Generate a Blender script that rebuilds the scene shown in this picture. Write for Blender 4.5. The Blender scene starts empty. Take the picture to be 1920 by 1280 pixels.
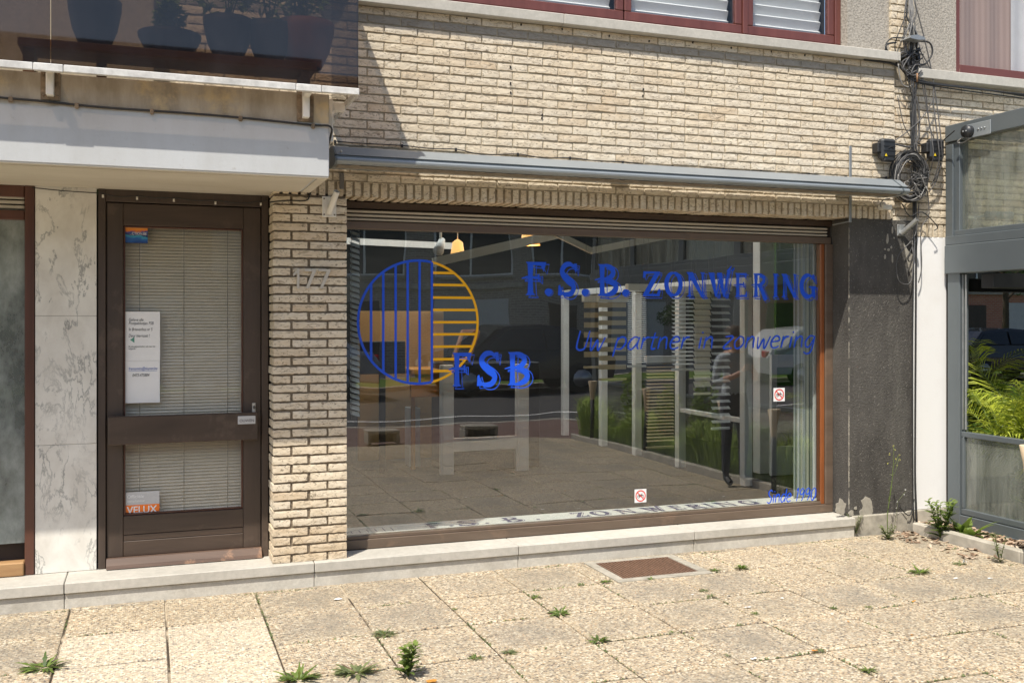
import bpy, math, random
from mathutils import Vector, Matrix, noise
R = math.radians
random.seed(7)
scene = bpy.context.scene
# ------------------------------------------------------------------ camera, sky, sun, exposure
CAM_Y, CAM_Z, YAW = -6.15, 1.62, R(20)
cam_d = bpy.data.cameras.new("camera")
cam = bpy.data.objects.new("camera", cam_d)
scene.collection.objects.link(cam)
cam.location = (0, CAM_Y, CAM_Z)
cam.rotation_euler = (R(90), 0, -YAW)
cam_d.sensor_width = 36.0
cam_d.lens = 1865 / 1920 * 36
cam_d.shift_y = -40 / 1920
cam_d.clip_end = 2000
cam_d.clip_start = 0.05
scene.camera = cam
SUN = Vector((0.40, 0.444, -1.0)).normalized()
world = bpy.data.worlds.new("World")
scene.world = world
world.use_nodes = True
nt = world.node_tree
sky = nt.nodes.new('ShaderNodeTexSky')
sky.sky_type = 'NISHITA'
sky.sun_disc = False
sky.sun_elevation = math.asin(-SUN.z)
sky.sun_rotation = math.atan2(-SUN.x, -SUN.y)
sky.dust_density = 1.6
sky.air_density = 1.0
nt.links.new(sky.outputs[0], nt.nodes['Background'].inputs[0])
nt.nodes['Background'].inputs[1].default_value = 0.14
sun_d = bpy.data.lights.new("sun", 'SUN')
sun_d.energy = 4.7
sun_d.angle = R(0.53)
sun_d.color = (1.0, 0.94, 0.84)
sun = bpy.data.objects.new("sun", sun_d)
scene.collection.objects.link(sun)
sun.rotation_euler = SUN.to_track_quat('-Z', 'Y').to_euler()
sun.location = (-6, -7, 15)
scene.view_settings.view_transform = 'Standard'
scene.view_settings.look = 'None'
scene.view_settings.gamma = 1
scene.view_settings.exposure = 0.39
try:
    scene.cycles.max_bounces = 10
    scene.cycles.transparent_max_bounces = 24
    scene.cycles.sample_clamp_indirect = 6
except Exception:
    pass

# ------------------------------------------------------------------ helpers
F_, C_, S_ = 1865, math.cos(YAW), math.sin(YAW)
def ray(x, y):
    return Vector((F_ * S_ + (x - 960) * C_, F_ * C_ - (x - 960) * S_, 600 - y))
def at(x, y, Y):                      # measured picture point on a plane of known depth -> metres
    r = ray(x, y); t = (Y - CAM_Y) / r.y
    return Vector((r.x * t, Y, CAM_Z + r.z * t))
def ground(x, y, z=0.0):
    r = ray(x, y); t = (z - CAM_Z) / r.z
    return Vector((r.x * t, r.y * t + CAM_Y, z))
def atx(x, y, X):
    r = ray(x, y); t = X / r.x
    return Vector((X, r.y * t + CAM_Y, CAM_Z + r.z * t))

def tag(o, label=None, cat=None, group=None, kind=None):
    if label: o['label'] = label
    if cat: o['category'] = cat
    if group: o['group'] = group
    if kind: o['kind'] = kind
    return o
def empty(name, loc, label=None, cat=None, group=None):
    o = bpy.data.objects.new(name, None)
    scene.collection.objects.link(o)
    o.location = loc; o.empty_display_size = 0.1
    return tag(o, label, cat, group)
def world_off(p):
    v = Vector((0, 0, 0))
    while p: v += p.location; p = p.parent
    return v
def link(name, me, parent=None, org=None):
    o = bpy.data.objects.new(name, me)
    scene.collection.objects.link(o)
    if parent:
        o.parent = parent
        off = world_off(parent)
        me.transform(Matrix.Translation(-off))
    elif org is not None:
        me.transform(Matrix.Translation(-Vector(org)))
        o.location = org
    return o
def copy_tree(o, parent=None):
    c = o.copy(); scene.collection.objects.link(c)
    c.parent = parent
    for ch in o.children: copy_tree(ch, c)
    return c

SPLIT = {'chipped_edge', 'frame', 'door_frame', 'rail', 'stile', 'glazing_bead', 'screw', 'bolt', 'plaster_patch', 'beam', 'roof_beam', 'connector', 'leg', 'surround', 'wall_bracket'}
class MB:
    def __init__(s): s.v = []; s.f = []; s.m = []; s.t = []; s.sm = []
    def add(s, vs, fs, mi=0, tone=0.5, smooth=False):
        b = len(s.v); s.v += [tuple(v) for v in vs]
        if isinstance(tone, (int, float)): s.t += [tone] * len(vs)
        else: s.t += list(tone)
        for f in fs: s.f.append(tuple(b + i for i in f)); s.m.append(mi); s.sm.append(smooth)
    def box(s, x0, x1, y0, y1, z0, z1, mi=0, bev=0.0, tone=0.5):
        if x0 > x1: x0, x1 = x1, x0
        if y0 > y1: y0, y1 = y1, y0
        if z0 > z1: z0, z1 = z1, z0
        b = min(bev, (x1-x0)*.45, (y1-y0)*.45, (z1-z0)*.45)
        if b <= 0:
            vs = [(x, y, z) for x in (x0, x1) for y in (y0, y1) for z in (z0, z1)]
            s.add(vs, [(0,1,3,2),(4,6,7,5),(0,4,5,1),(2,3,7,6),(0,2,6,4),(1,5,7,3)], mi, tone)
            return
        vs = []; idx = {}
        for i, X in enumerate((x0, x1)):
            for j, Y in enumerate((y0, y1)):
                for k, Z in enumerate((z0, z1)):
                    sx, sy, sz = (1-2*i), (1-2*j), (1-2*k)
                    idx[(i,j,k,'x')] = len(vs); vs.append((X, Y+sy*b, Z+sz*b))
                    idx[(i,j,k,'y')] = len(vs); vs.append((X+sx*b, Y, Z+sz*b))
                    idx[(i,j,k,'z')] = len(vs); vs.append((X+sx*b, Y+sy*b, Z))
        fs = []
        for i in (0,1):
            q = [(i,0,0,'x'),(i,1,0,'x'),(i,1,1,'x'),(i,0,1,'x')]; fs.append([idx[a] for a in (q if i else q[::-1])])
            q = [(0,i,0,'y'),(1,i,0,'y'),(1,i,1,'y'),(0,i,1,'y')]; fs.append([idx[a] for a in (q if not i else q[::-1])])
            q = [(0,0,i,'z'),(1,0,i,'z'),(1,1,i,'z'),(0,1,i,'z')]; fs.append([idx[a] for a in (q if i else q[::-1])])
        for j in (0,1):
            for k in (0,1):
                q = [(0,j,k,'y'),(1,j,k,'y'),(1,j,k,'z'),(0,j,k,'z')]; fs.append([idx[a] for a in (q if j != k else q[::-1])])
                q = [(j,0,k,'x'),(j,1,k,'x'),(j,1,k,'z'),(j,0,k,'z')]; fs.append([idx[a] for a in (q if j == k else q[::-1])])
                q = [(j,k,0,'x'),(j,k,1,'x'),(j,k,1,'y'),(j,k,0,'y')]; fs.append([idx[a] for a in (q if j != k else q[::-1])])
        for i in (0,1):
            for j in (0,1):
                for k in (0,1):
                    t = [idx[(i,j,k,'x')], idx[(i,j,k,'y')], idx[(i,j,k,'z')]]
                    fs.append(t if (i+j+k) % 2 else t[::-1])
        s.add(vs, fs, mi, tone)
    def obox(s, a, b, w, h, mi=0, up=(0,0,1)):          # bar from a to b
        a = Vector(a); b = Vector(b); d = (b-a).normalized()
        u = Vector(up)
        if abs(d.dot(u)) > .95: u = Vector((0,1,0))
        r = d.cross(u).normalized(); u = r.cross(d)
        vs = [p + r*(w/2*i) + u*(h/2*j) for p in (a, b) for i, j in ((-1,-1),(1,-1),(1,1),(-1,1))]
        s.add(vs, [(0,3,2,1),(4,5,6,7),(0,1,5,4),(1,2,6,5),(2,3,7,6),(3,0,4,7)], mi)
    def tube(s, pts, r, n=6, mi=0, tone=.5, caps=True):
        pts = [Vector(p) for p in pts]; rs = r if isinstance(r, (list, tuple)) else [r]*len(pts)
        up = Vector((0.13, 0.31, 0.94)).normalized(); vs = []; fs = []
        for i, p in enumerate(pts):
            d = (pts[min(i+1, len(pts)-1)] - pts[max(i-1, 0)])
            d = d.normalized() if d.length > 1e-9 else Vector((0,0,1))
            a = d.cross(up)
            if a.length < .1: a = d.cross(Vector((1,0,0)))
            a.normalize(); b = d.cross(a)
            for k in range(n):
                t = 2*math.pi*k/n
                vs.append(p + (a*math.cos(t) + b*math.sin(t))*rs[i])
            if i:
                for k in range(n):
                    fs.append(((i-1)*n+k, (i-1)*n+(k+1)%n, i*n+(k+1)%n, i*n+k))
        if caps:
            fs.append(tuple(range(n))[::-1]); fs.append(tuple(range((len(pts)-1)*n, len(pts)*n)))
        s.add(vs, fs, mi, tone, True)
    def lathe(s, prof, c=(0,0,0), n=20, mi=0, tone=.5):
        vs = []; fs = []
        for r, z in prof:
            for k in range(n):
                t = 2*math.pi*k/n; vs.append((c[0]+r*math.cos(t), c[1]+r*math.sin(t), c[2]+z))
        for i in range(len(prof)-1):
            for k in range(n):
                fs.append((i*n+k, i*n+(k+1)%n, (i+1)*n+(k+1)%n, (i+1)*n+k))
        s.add(vs, fs, mi, tone, True)
    def prism(s, prof, x0, x1, mi=0):                      # (Y,Z) profile swept along X
        n = len(prof); vs = [(x0, y, z) for y, z in prof] + [(x1, y, z) for y, z in prof]
        fs = [tuple(range(n)), tuple(range(n, 2*n))[::-1]] + [(i, i+n, (i+1)%n+n, (i+1)%n) for i in range(n)]
        s.add(vs, fs, mi)
    def prism_y(s, prof, y0, y1, mi=0):                    # (X,Z) outline with thickness in Y
        n = len(prof); vs = [(x, y0, z) for x, z in prof] + [(x, y1, z) for x, z in prof]
        fs = [tuple(range(n)), tuple(range(n, 2*n))[::-1]] + [(i, i+n, (i+1)%n+n, (i+1)%n) for i in range(n)]
        s.add(vs, fs, mi)
    def islands(s):
        p = list(range(len(s.v)))
        def find(a):
            while p[a] != a: p[a] = p[p[a]]; a = p[a]
            return a
        for f in s.f:
            r0 = find(f[0])
            for i in f[1:]: p[find(i)] = r0
        out = {}
        for k_, f in enumerate(s.f): out.setdefault(find(f[0]), []).append(k_)
        res = []
        for fl in out.values():
            m = MB(); mp = {}
            for k_ in fl:
                g = []
                for i in s.f[k_]:
                    if i not in mp: mp[i] = len(m.v); m.v.append(s.v[i]); m.t.append(s.t[i])
                    g.append(mp[i])
                m.f.append(tuple(g)); m.m.append(s.m[k_]); m.sm.append(s.sm[k_])
            res.append(m)
        return res
    def build(s, name, mats, parent=None, org=None, fix=True, whole=False):
        if parent is not None and not whole and name in SPLIT:
            isl = s.islands()
            if len(isl) > 1: return [m.build(name, mats, parent, org, fix, True) for m in isl][0]
        me = bpy.data.meshes.new(name)
        me.from_pydata(s.v, [], s.f)
        if not isinstance(mats, (list, tuple)): mats = [mats]
        for m in mats: me.materials.append(m)
        me.polygons.foreach_set('material_index', s.m)
        me.polygons.foreach_set('use_smooth', s.sm)
        at_ = me.attributes.new('tone', 'FLOAT', 'POINT'); at_.data.foreach_set('value', s.t)
        if fix:
            import bmesh
            bm = bmesh.new(); bm.from_mesh(me)
            bmesh.ops.recalc_face_normals(bm, faces=bm.faces); bm.to_mesh(me); bm.free()
        me.update()
        if parent is None and org is None:
            org = (sum(v[0] for v in s.v)/len(s.v), sum(v[1] for v in s.v)/len(s.v), min(v[2] for v in s.v))
        return link(name, me, parent, org)

# ------------------------------------------------------------------ materials
class NT:
    def __init__(s, name, rough=.6, metal=0, spec=.5, coat=0):
        s.m = bpy.data.materials.new(name); s.m.use_nodes = True
        s.n = s.m.node_tree.nodes; s.l = s.m.node_tree.links
        s.b = s.n['Principled BSDF']
        s.b.inputs['Roughness'].default_value = rough
        s.b.inputs['Metallic'].default_value = metal
        s.b.inputs['Specular IOR Level'].default_value = spec
        s.b.inputs['Coat Weight'].default_value = coat
        s.co = s.n.new('ShaderNodeTexCoord').outputs['Object']
    def map(s, sc=(1,1,1), rot=(0,0,0), loc=(0,0,0)):
        k = s.n.new('ShaderNodeMapping'); k.inputs['Scale'].default_value = sc
        k.inputs['Rotation'].default_value = rot; k.inputs['Location'].default_value = loc
        s.l.new(s.co, k.inputs[0]); return k.outputs[0]
    def noise(s, scale=5, detail=4, rough=.55, vec=None, dist=0):
        k = s.n.new('ShaderNodeTexNoise'); k.inputs['Scale'].default_value = scale
        k.inputs['Detail'].default_value = detail; k.inputs['Roughness'].default_value = rough
        k.inputs['Distortion'].default_value = dist
        s.l.new(vec or s.co, k.inputs['Vector']); return k.outputs['Fac']
    def voro(s, scale=5, feat='F1', vec=None, out='Distance'):
        k = s.n.new('ShaderNodeTexVoronoi'); k.feature = feat; k.inputs['Scale'].default_value = scale
        s.l.new(vec or s.co, k.inputs['Vector']); return k.outputs[out]
    def wave(s, scale=5, dist=3, detail=2, vec=None, dirn='X'):
        k = s.n.new('ShaderNodeTexWave'); k.inputs['Scale'].default_value = scale; k.bands_direction = dirn
        k.inputs['Distortion'].default_value = dist; k.inputs['Detail'].default_value = detail
        s.l.new(vec or s.co, k.inputs['Vector']); return k.outputs['Fac']
    def attr(s, name='tone'):
        k = s.n.new('ShaderNodeAttribute'); k.attribute_name = name; return k.outputs['Fac']
    def ramp(s, fac, stops, interp='LINEAR'):
        k = s.n.new('ShaderNodeValToRGB'); k.color_ramp.interpolation = interp
        e = k.color_ramp.elements
        while len(e) < len(stops): e.new(.5)
        for i, (p, c) in enumerate(stops):
            e[i].position = p
            if isinstance(c, (int, float)): c = (c, c, c)
            e[i].color = (*c, 1)
        s.l.new(fac, k.inputs[0]); return k.outputs[0]
    def mix(s, fac, a, b, mode='MIX'):
        k = s.n.new('ShaderNodeMix'); k.data_type = 'RGBA'; k.blend_type = mode
        for ii, v in ((0, fac), (6, a), (7, b)):
            sock = k.inputs[ii]
            if isinstance(v, (int, float)): sock.default_value = v if ii == 0 else (v, v, v, 1)
            elif isinstance(v, tuple): sock.default_value = (*v, 1)
            else: s.l.new(v, sock)
        return k.outputs[2]
    def math(s, op, a, b=0.5):
        k = s.n.new('ShaderNodeMath'); k.operation = op
        for i, v in ((0, a), (1, b)):
            if isinstance(v, (int, float)): k.inputs[i].default_value = v
            else: s.l.new(v, k.inputs[i])
        return k.outputs[0]
    def bump(s, h, strength=.4, dist=.004):
        k = s.n.new('ShaderNodeBump'); k.inputs['Strength'].default_value = strength
        k.inputs['Distance'].default_value = dist
        s.l.new(h, k.inputs['Height'])
        if s.b.inputs['Normal'].links: s.l.new(s.b.inputs['Normal'].links[0].from_socket, k.inputs['Normal'])
        s.l.new(k.outputs[0], s.b.inputs['Normal']); return k
    def col(s, c):
        if isinstance(c, tuple): s.b.inputs['Base Color'].default_value = (*c, 1)
        else: s.l.new(c, s.b.inputs['Base Color'])
        return s
    def rough(s, r):
        s.l.new(r, s.b.inputs['Roughness']); return s

M = {}
def simple(name, c, rough=.55, metal=0, var=.12, sc=8, bump=0, spec=.5, coat=0, dirt=0):
    k = NT(name, rough, metal, spec, coat)
    n = k.noise(sc, 5, .6)
    a = tuple(v*(1-var) for v in c); b = tuple(min(1, v*(1+var)) for v in c)
    cc = k.ramp(n, [(.3, a), (.7, b)])
    if dirt:
        d = k.noise(2.3, 6, .7); cc = k.mix(k.ramp(d, [(.45, 0), (.75, dirt)]), cc, tuple(v*.45 for v in c))
    k.col(cc)
    if bump: k.bump(k.noise(sc*14, 4), bump, .002)
    M[name] = k.m; return k

def wood(name, c1, c2, rough=.45, vec_scale=(1, 1, 12), wear=None, wearamt=0.0, spec=.5):
    k = NT(name, rough, 0, spec)
    v = k.map(vec_scale)
    g = k.noise(9, 6, .65, v, .6)
    cc = k.ramp(g, [(.3, c1), (.7, c2)])
    if wear:
        w = k.noise(3.1, 7, .7); cc = k.mix(k.ramp(w, [(.56, 0), (.62, wearamt)]), cc, wear)
    k.col(cc); k.bump(g, .25, .002); M[name] = k.m; return k

# bricks: per-brick tone in the "tone" attribute; fraction >1 marks cement-smeared grey bricks
k = NT('brick', .9, 0, .25)
t = k.attr()
base = k.ramp(t, [(0, (.50, .36, .22)), (.12, (.60, .47, .32)), (.3, (.66, .56, .42)), (.5, (.74, .65, .50)), (.68, (.66, .60, .50)), (.86, (.80, .72, .57)), (.93, (.56, .50, .41)), (1, (.30, .275, .23))])
n1 = k.noise(11, 6, .65, k.map((1, 1, 2.2)))
base = k.mix(.55, base, k.ramp(n1, [(.28, (.58, .46, .31)), (.5, (.72, .61, .45)), (.72, (.84, .76, .62))]))
base = k.mix(k.ramp(t, [(.955, 0), (.97, 1)]), base, k.ramp(n1, [(.3, (.24, .22, .185)), (.7, (.37, .34, .29))]))
cr = k.noise(16, 3, .6, k.map((1, 1, 2.6), (0, .5, 0)), 2.2)
crk = k.ramp(cr, [(.40, 1), (.435, 0)])
crk2 = k.ramp(k.noise(38, 3, .6, k.map((1, 1, 1.6), (0, -.5, 0)), 1.0), [(.35, 1), (.38, 0)])
base = k.mix(k.math('MULTIPLY', crk, .5), base, (.27, .21, .145))
base = k.mix(k.math('MULTIPLY', crk2, .75), base, (.17, .13, .09))
big = k.noise(.9, 4, .6)
base = k.mix(k.ramp(big, [(.35, .22), (.62, 0)]), base, (.38, .32, .23))
run = k.noise(3.2, 6, .7, k.map((1, 1, .22)))
base = k.mix(k.ramp(run, [(.55, 0), (.72, .28)]), base, (.30, .265, .21))
k.col(base)
hh = k.math('SUBTRACT', k.math('MULTIPLY', k.noise(42, 6, .6), .55), k.math('MULTIPLY', k.math('ADD', crk, crk2), .45))
k.bump(hh, .6, .0040); k.bump(k.noise(160, 3), .35, .0015)
M['brick'] = k.m
k = NT('mortar', .95, 0, .2)
mn = k.noise(3, 6, .65)
k.col(k.mix(.5, k.ramp(mn, [(.3, (.29, .245, .175)), (.7, (.46, .40, .30))]), k.ramp(k.noise(60, 3), [(.3, (.29, .25, .18)), (.7, (.46, .40, .30))])))
k.bump(k.noise(140, 4), .6, .003)
M['mortar'] = k.m
k = NT('pillar_mortar', .95, 0, .2)
k.col(k.ramp(k.noise(60, 3), [(.3, (.15, .12, .085)), (.7, (.25, .205, .15))])); k.bump(k.noise(140, 4), .6, .003)
M['pillar_mortar'] = k.m

# exposed-aggregate paving
k = NT('aggregate', .85, 0, .3)
v1 = k.n.new('ShaderNodeTexVoronoi'); v1.inputs['Scale'].default_value = 92; k.l.new(k.co, v1.inputs['Vector'])
peb = v1.outputs['Color']; sep = k.n.new('ShaderNodeSeparateColor'); k.l.new(peb, sep.inputs[0])
pc = k.ramp(sep.outputs[0], [(0, (.04, .035, .03)), (.14, (.14, .11, .09)), (.24, (.32, .22, .135)), (.38, (.46, .37, .245)), (.54, (.63, .515, .35)), (.66, (.52, .34, .18)), (.78, (.82, .72, .54)), (1, (.31, .27, .21))])
edge = k.ramp(v1.outputs['Distance'], [(.42, 0), (.75, 1)])
cem = k.ramp(k.noise(7, 5), [(.3, (.31, .25, .165)), (.7, (.46, .38, .26))])
pc = k.mix(edge, pc, cem)
cl = k.noise(34, 3, .7); pc = k.mix(k.ramp(cl, [(.30, .75), (.47, 0)]), pc, (.12, .10, .075)); pc = k.mix(k.ramp(cl, [(.55, 0), (.72, .55)]), pc, (.86, .79, .64))
tn = k.attr()
blot = k.noise(6, 7, .72)
st = k.math('MULTIPLY', k.ramp(blot, [(.32, .25), (.62, 1)]), k.ramp(tn, [(0, 0), (1, .85)]))
pc = k.mix(k.math('MULTIPLY', st, .8), pc, k.mix(.55, pc, (.30, .27, .22)))
pc = k.mix(k.math('MULTIPLY', st, .66), pc, (.16, .145, .12)); pc = k.mix(k.ramp(k.noise(1.3, 6, .7), [(.45, 0), (.7, .35)]), pc, (.24, .20, .14))
pc = k.mix(k.ramp(tn, [(-0.0, .16), (.03, 0)]), pc, (.84, .78, .66))
k.col(pc)
k.bump(k.math('SUBTRACT', 1.0, v1.outputs['Distance']), .55, .004)
M['aggregate'] = k.m
k = NT('joint_dirt', .95, 0, .2)
k.col(k.mix(k.ramp(k.noise(1.4, 5, .7), [(.50, 0), (.60, 1)]), (.065, .050, .036), (.44, .37, .27)))
k.bump(k.noise(90, 4), .6, .004); M['joint_dirt'] = k.m

k = NT('stone', .7, 0, .4)
k.col(k.mix(k.ramp(k.noise(1.7, 7, .7), [(.42, 0), (.75, .5)]), k.ramp(k.noise(26, 6, .7), [(.3, (.42, .40, .35)), (.7, (.54, .51, .45))]), (.28, .265, .23)))
k.bump(k.noise(120, 4), .25, .0015); M['stone'] = k.m
k = NT('plinth_stone', .85, 0, .3)
k.col(k.mix(k.ramp(k.noise(2.6, 8, .75), [(.45, 0), (.7, .6)]), k.ramp(k.noise(40, 6, .7), [(.3, (.46, .435, .38)), (.7, (.60, .57, .50))]), (.30, .27, .22)))
k.bump(k.noise(90, 4), .5, .003); M['plinth_stone'] = k.m

k = NT('marble', .28, 0, .5)
w1 = k.noise(6.5, 9, .64, k.map((1, 1, .42), (0, .65, 0)), .35)
vein = k.ramp(k.math('ABSOLUTE', k.math('SUBTRACT', w1, .5)), [(0, .9), (.007, .6), (.022, 0)])
w2 = k.ramp(k.noise(3.4, 6, .7), [(.40, .12), (.60, 1)])
mask = k.math('MULTIPLY', vein, w2)
cloud = k.ramp(k.noise(6, 7, .65, k.map((1, 1, .7), (0, .6, 0)), .4), [(.35, (.64, .61, .55)), (.65, (.78, .76, .70))])
k.col(k.mix(mask, cloud, (.21, .215, .205))); M['marble'] = k.m

k = NT('dark_render', .92, 0, .25)
b0 = k.ramp(k.noise(2.2, 6, .65, k.map((1, 1, .45))), [(.3, (.040, .037, .034)), (.7, (.120, .112, .100))])
b0 = k.mix(k.ramp(k.noise(3.5, 6, .7, k.map((1, 1, .14))), [(.5, 0), (.72, .45)]), b0, (.17, .16, .14))
sp = k.ramp(k.noise(95, 2, .5), [(.64, 0), (.70, 1)])
b0 = k.mix(k.math('MULTIPLY', sp, .55), b0, (.27, .25, .22))
k.col(b0); k.bump(k.noise(75, 4, .6), 1.0, .007); M['dark_render'] = k.m
k = NT('rough_render', .95, 0, .2)
k.col(k.mix(.5, k.ramp(k.noise(2, 7, .7, k.map((1, 1, .5))), [(.3, (.25, .225, .19)), (.7, (.42, .385, .33))]), k.ramp(k.voro(55), [(.1, (.20, .18, .15)), (.6, (.46, .42, .36))])))
k.bump(k.noise(60, 5, .6), 1.0, .008); M['rough_render'] = k.m
k = NT('white_render', .85, 0, .3)
k.col(k.mix(k.ramp(k.noise(2.4, 6, .7), [(.5, 0), (.75, .25)]), (.80, .79, .77), (.62, .58, .52)))
k.bump(k.noise(70, 4), .3, .002); M['white_render'] = k.m

# balcony fascia: white paint below, stained bare concrete above the cable line
k = NT('fascia', .7, 0, .35)
sx = k.n.new('ShaderNodeSeparateXYZ'); geo = k.n.new('ShaderNodeNewGeometry'); k.l.new(geo.outputs['Position'], sx.inputs[0])
st = k.noise(2.2, 8, .7, k.map((1, 1, .35)))
paint = k.mix(k.ramp(st, [(.42, 0), (.75, .55)]), (.50, .515, .52), (.36, .35, .32)); paint = k.mix(k.ramp(k.noise(16, 6, .7), [(.62, 0), (.7, .5)]), paint, (.33, .31, .28))
conc = k.mix(k.ramp(k.noise(3.4, 8, .7), [(.50, 0), (.62, .85)]), k.ramp(k.noise(7, 6, .65, k.map((1, 1, .3))), [(.3, (.22, .185, .13)), (.7, (.46, .41, .33))]), (.52, .41, .24))
zz = k.math('ADD', sx.outputs[2], k.math('MULTIPLY', k.noise(9, 4), .03))
k.col(k.mix(k.ramp(k.math('SUBTRACT', zz, 2.22), [(.48, 0), (.492, 1)]), paint, conc)); k.bump(k.noise(60, 5), .3, .002)
M['fascia'] = k.m
k = NT('soffit', .8, 0, .3)
k.col(k.ramp(k.noise(1.5, 6, .6, k.map((.6, 2, 1))), [(.3, (.50, .46, .38)), (.7, (.62, .58, .50))])); k.bump(k.noise(40, 5), .15, .002)
M['soffit'] = k.m

wood('dark_wood', (.044, .030, .022), (.078, .054, .040), .5, (1, 1, .12), (.15, .11, .08), .28)
wood('dark_wood_h', (.044, .029, .021), (.082, .055, .040), .45, (.12, 1, 1), (.15, .11, .08), .28)
wood('red_wood', (.065, .026, .017), (.115, .047, .030), .4, (1, 1, .12))
wood('worn_wood', (.075, .045, .032), (.14, .088, .062), .6, (.1, 1, 1.5), (.30, .17, .10), .8)
wood('pale_worn_wood', (.22, .11, .045), (.42, .25, .11), .7, (.1, 1, 1.5), (.10, .05, .03), .7)
wood('frame_brown', (.095, .066, .046), (.15, .11, .08), .4, (.12, 1, 1), (.20, .13, .085), .4)
wood('frame_varnish', (.17, .05, .015), (.30, .10, .03), .35, (1, 1, .12))
wood('plank', (.20, .10, .045), (.34, .19, .09), .6, (.12, 1, 1))
wood('oxblood', (.105, .034, .028), (.16, .054, .044), .38, (.1, 1, 1.2))
wood('oxblood_v', (.105, .034, .028), (.16, .054, .044), .38, (1, 1, .1))
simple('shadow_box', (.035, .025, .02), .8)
simple('grey_alu', (.135, .155, .165), .38, .35, .05, 3)
simple('awning_alu', (.27, .295, .305), .32, .25, .06, 3, dirt=.2)
simple('awning_under', (.21, .18, .14), .9, 0, .25, 30, .6)
simple('galv', (.36, .37, .37), .5, .7, .15, 20)
simple('white_metal', (.74, .71, .64), .5, 0, .1, 9, dirt=.15)
simple('rail_white', (.60, .59, .56), .6, 0, .2, 22, .5, dirt=.9)
simple('rust', (.24, .18, .12), .9, .1, .5, 30, .5, dirt=.6)
simple('slat_beige', (.46, .42, .35), .5, 0, .06)
simple('blind_cream', (.82, .75, .62), .5, 0, .04)
simple('blind_white', (.82, .82, .79), .5, 0, .04)
simple('blind_tan', (.55, .44, .27), .7, 0, .06)
simple('paper', (.80, .80, .79), .7, 0, .03)
simple('black_rubber', (.018, .018, .019), .55, 0, .2)
simple('cable_black', (.022, .022, .022), .55, 0, .3, 30)
simple('cable_grey', (.085, .082, .08), .6, 0, .25, 30)
simple('cable_light', (.24, .23, .215), .6, 0, .2, 30)
simple('black_box', (.025, .027, .03), .42, 0, .15, 20)
simple('yellow', (.80, .58, .02), .5, 0, .02)
simple('blue_vinyl', (.010, .085, .66), .35, 0, .02)
simple('yellow_vinyl', (.86, .44, .004), .35, 0, .02)
simple('navy_ink', (.02, .03, .16), .5, 0, .05)
simple('ink', (.02, .02, .022), .7, 0, .05)
simple('ink_grey', (.25, .25, .26), .7, 0, .05)
simple('link_blue', (.05, .12, .42), .7, 0, .05)
simple('arrow_green', (.10, .30, .22), .7, 0, .05)
simple('red_sign', (.72, .02, .01), .5, 0, .02)
simple('orange_sign', (.88, .20, .02), .5, 0, .02)
simple('silver_sign', (.50, .50, .50), .5, 0, .05)
simple('brushed', (.53, .49, .42), .5, .0, .08, 30)
simple('digit_edge', (.20, .185, .165), .5, .5)
simple('concrete', (.42, .385, .32), .88, 0, .2, 12, .5, dirt=.4)
simple('old_concrete', (.36, .33, .27), .9, 0, .25, 14, .6, dirt=.5)
simple('plaster_patch', (.32, .295, .245), .9, 0, .15, 30, .5)
simple('asphalt', (.055, .053, .052), .9, 0, .2, 30, .4)
simple('red_pavers', (.16, .10, .08), .9, 0, .25, 30, .4)
simple('road_paint', (.70, .69, .66), .8, 0, .1)
simple('grate_rust', (.17, .095, .06), .8, .1, .3, 40, .4)
simple('pit', (.02, .016, .013), .9)
simple('terracotta', (.46, .17, .07), .6, 0, .15)
simple('dark_pot', (.04, .037, .04), .6, 0, .2)
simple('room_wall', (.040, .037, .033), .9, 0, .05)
simple('room_white', (.82, .81, .77), .7, 0, .05)
simple('room_ochre', (.40, .25, .10), .7, 0, .06)
simple('orange_desk', (.50, .23, .045), .5, 0, .05)
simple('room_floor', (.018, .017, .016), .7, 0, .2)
simple('green_panel', (.10, .26, .04), .5, 0, .05)
simple('display_black', (.02, .02, .022), .35)
simple('curtain_fabric', (.34, .225, .185), .95, 0, .06)
simple('sheer_white', (.66, .62, .62), .9, 0, .05)
simple('shade_white', (.74, .74, .74), .8, 0, .03)
simple('skin', (.52, .30, .21), .55, 0, .05)
simple('hair', (.08, .05, .03), .7)
simple('shirt', (.36, .40, .44), .9, 0, .06)
simple('trousers', (.03, .032, .045), .9, 0, .1)
simple('torch_cream', (.62, .49, .33), .6, 0, .06)
simple('car_black', (.012, .012, .015), .25, .2, .05, 3, coat=.6)
simple('car_silver', (.40, .42, .44), .3, .5, .05, 3, coat=.6)
simple('car_white', (.50, .50, .50), .3, 0, .02, 3, coat=.6)
simple('car_glass', (.02, .025, .03), .06, 0, .05)
simple('tyre', (.02, .02, .02), .85)
simple('rim', (.5, .5, .5), .3, .8)
simple('head_lamp', (.7, .7, .72), .1, .3)
simple('tail_lamp', (.45, .01, .01), .2)
simple('garage', (.62, .62, .60), .6, 0, .05)
simple('pvc_white', (.82, .82, .80), .4)
simple('net_curtain', (.80, .79, .75), .9, 0, .1)
simple('bark', (.10, .075, .05), .95, 0, .3, 30, .6)
simple('security_white', (.75, .75, .72), .4)

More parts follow.
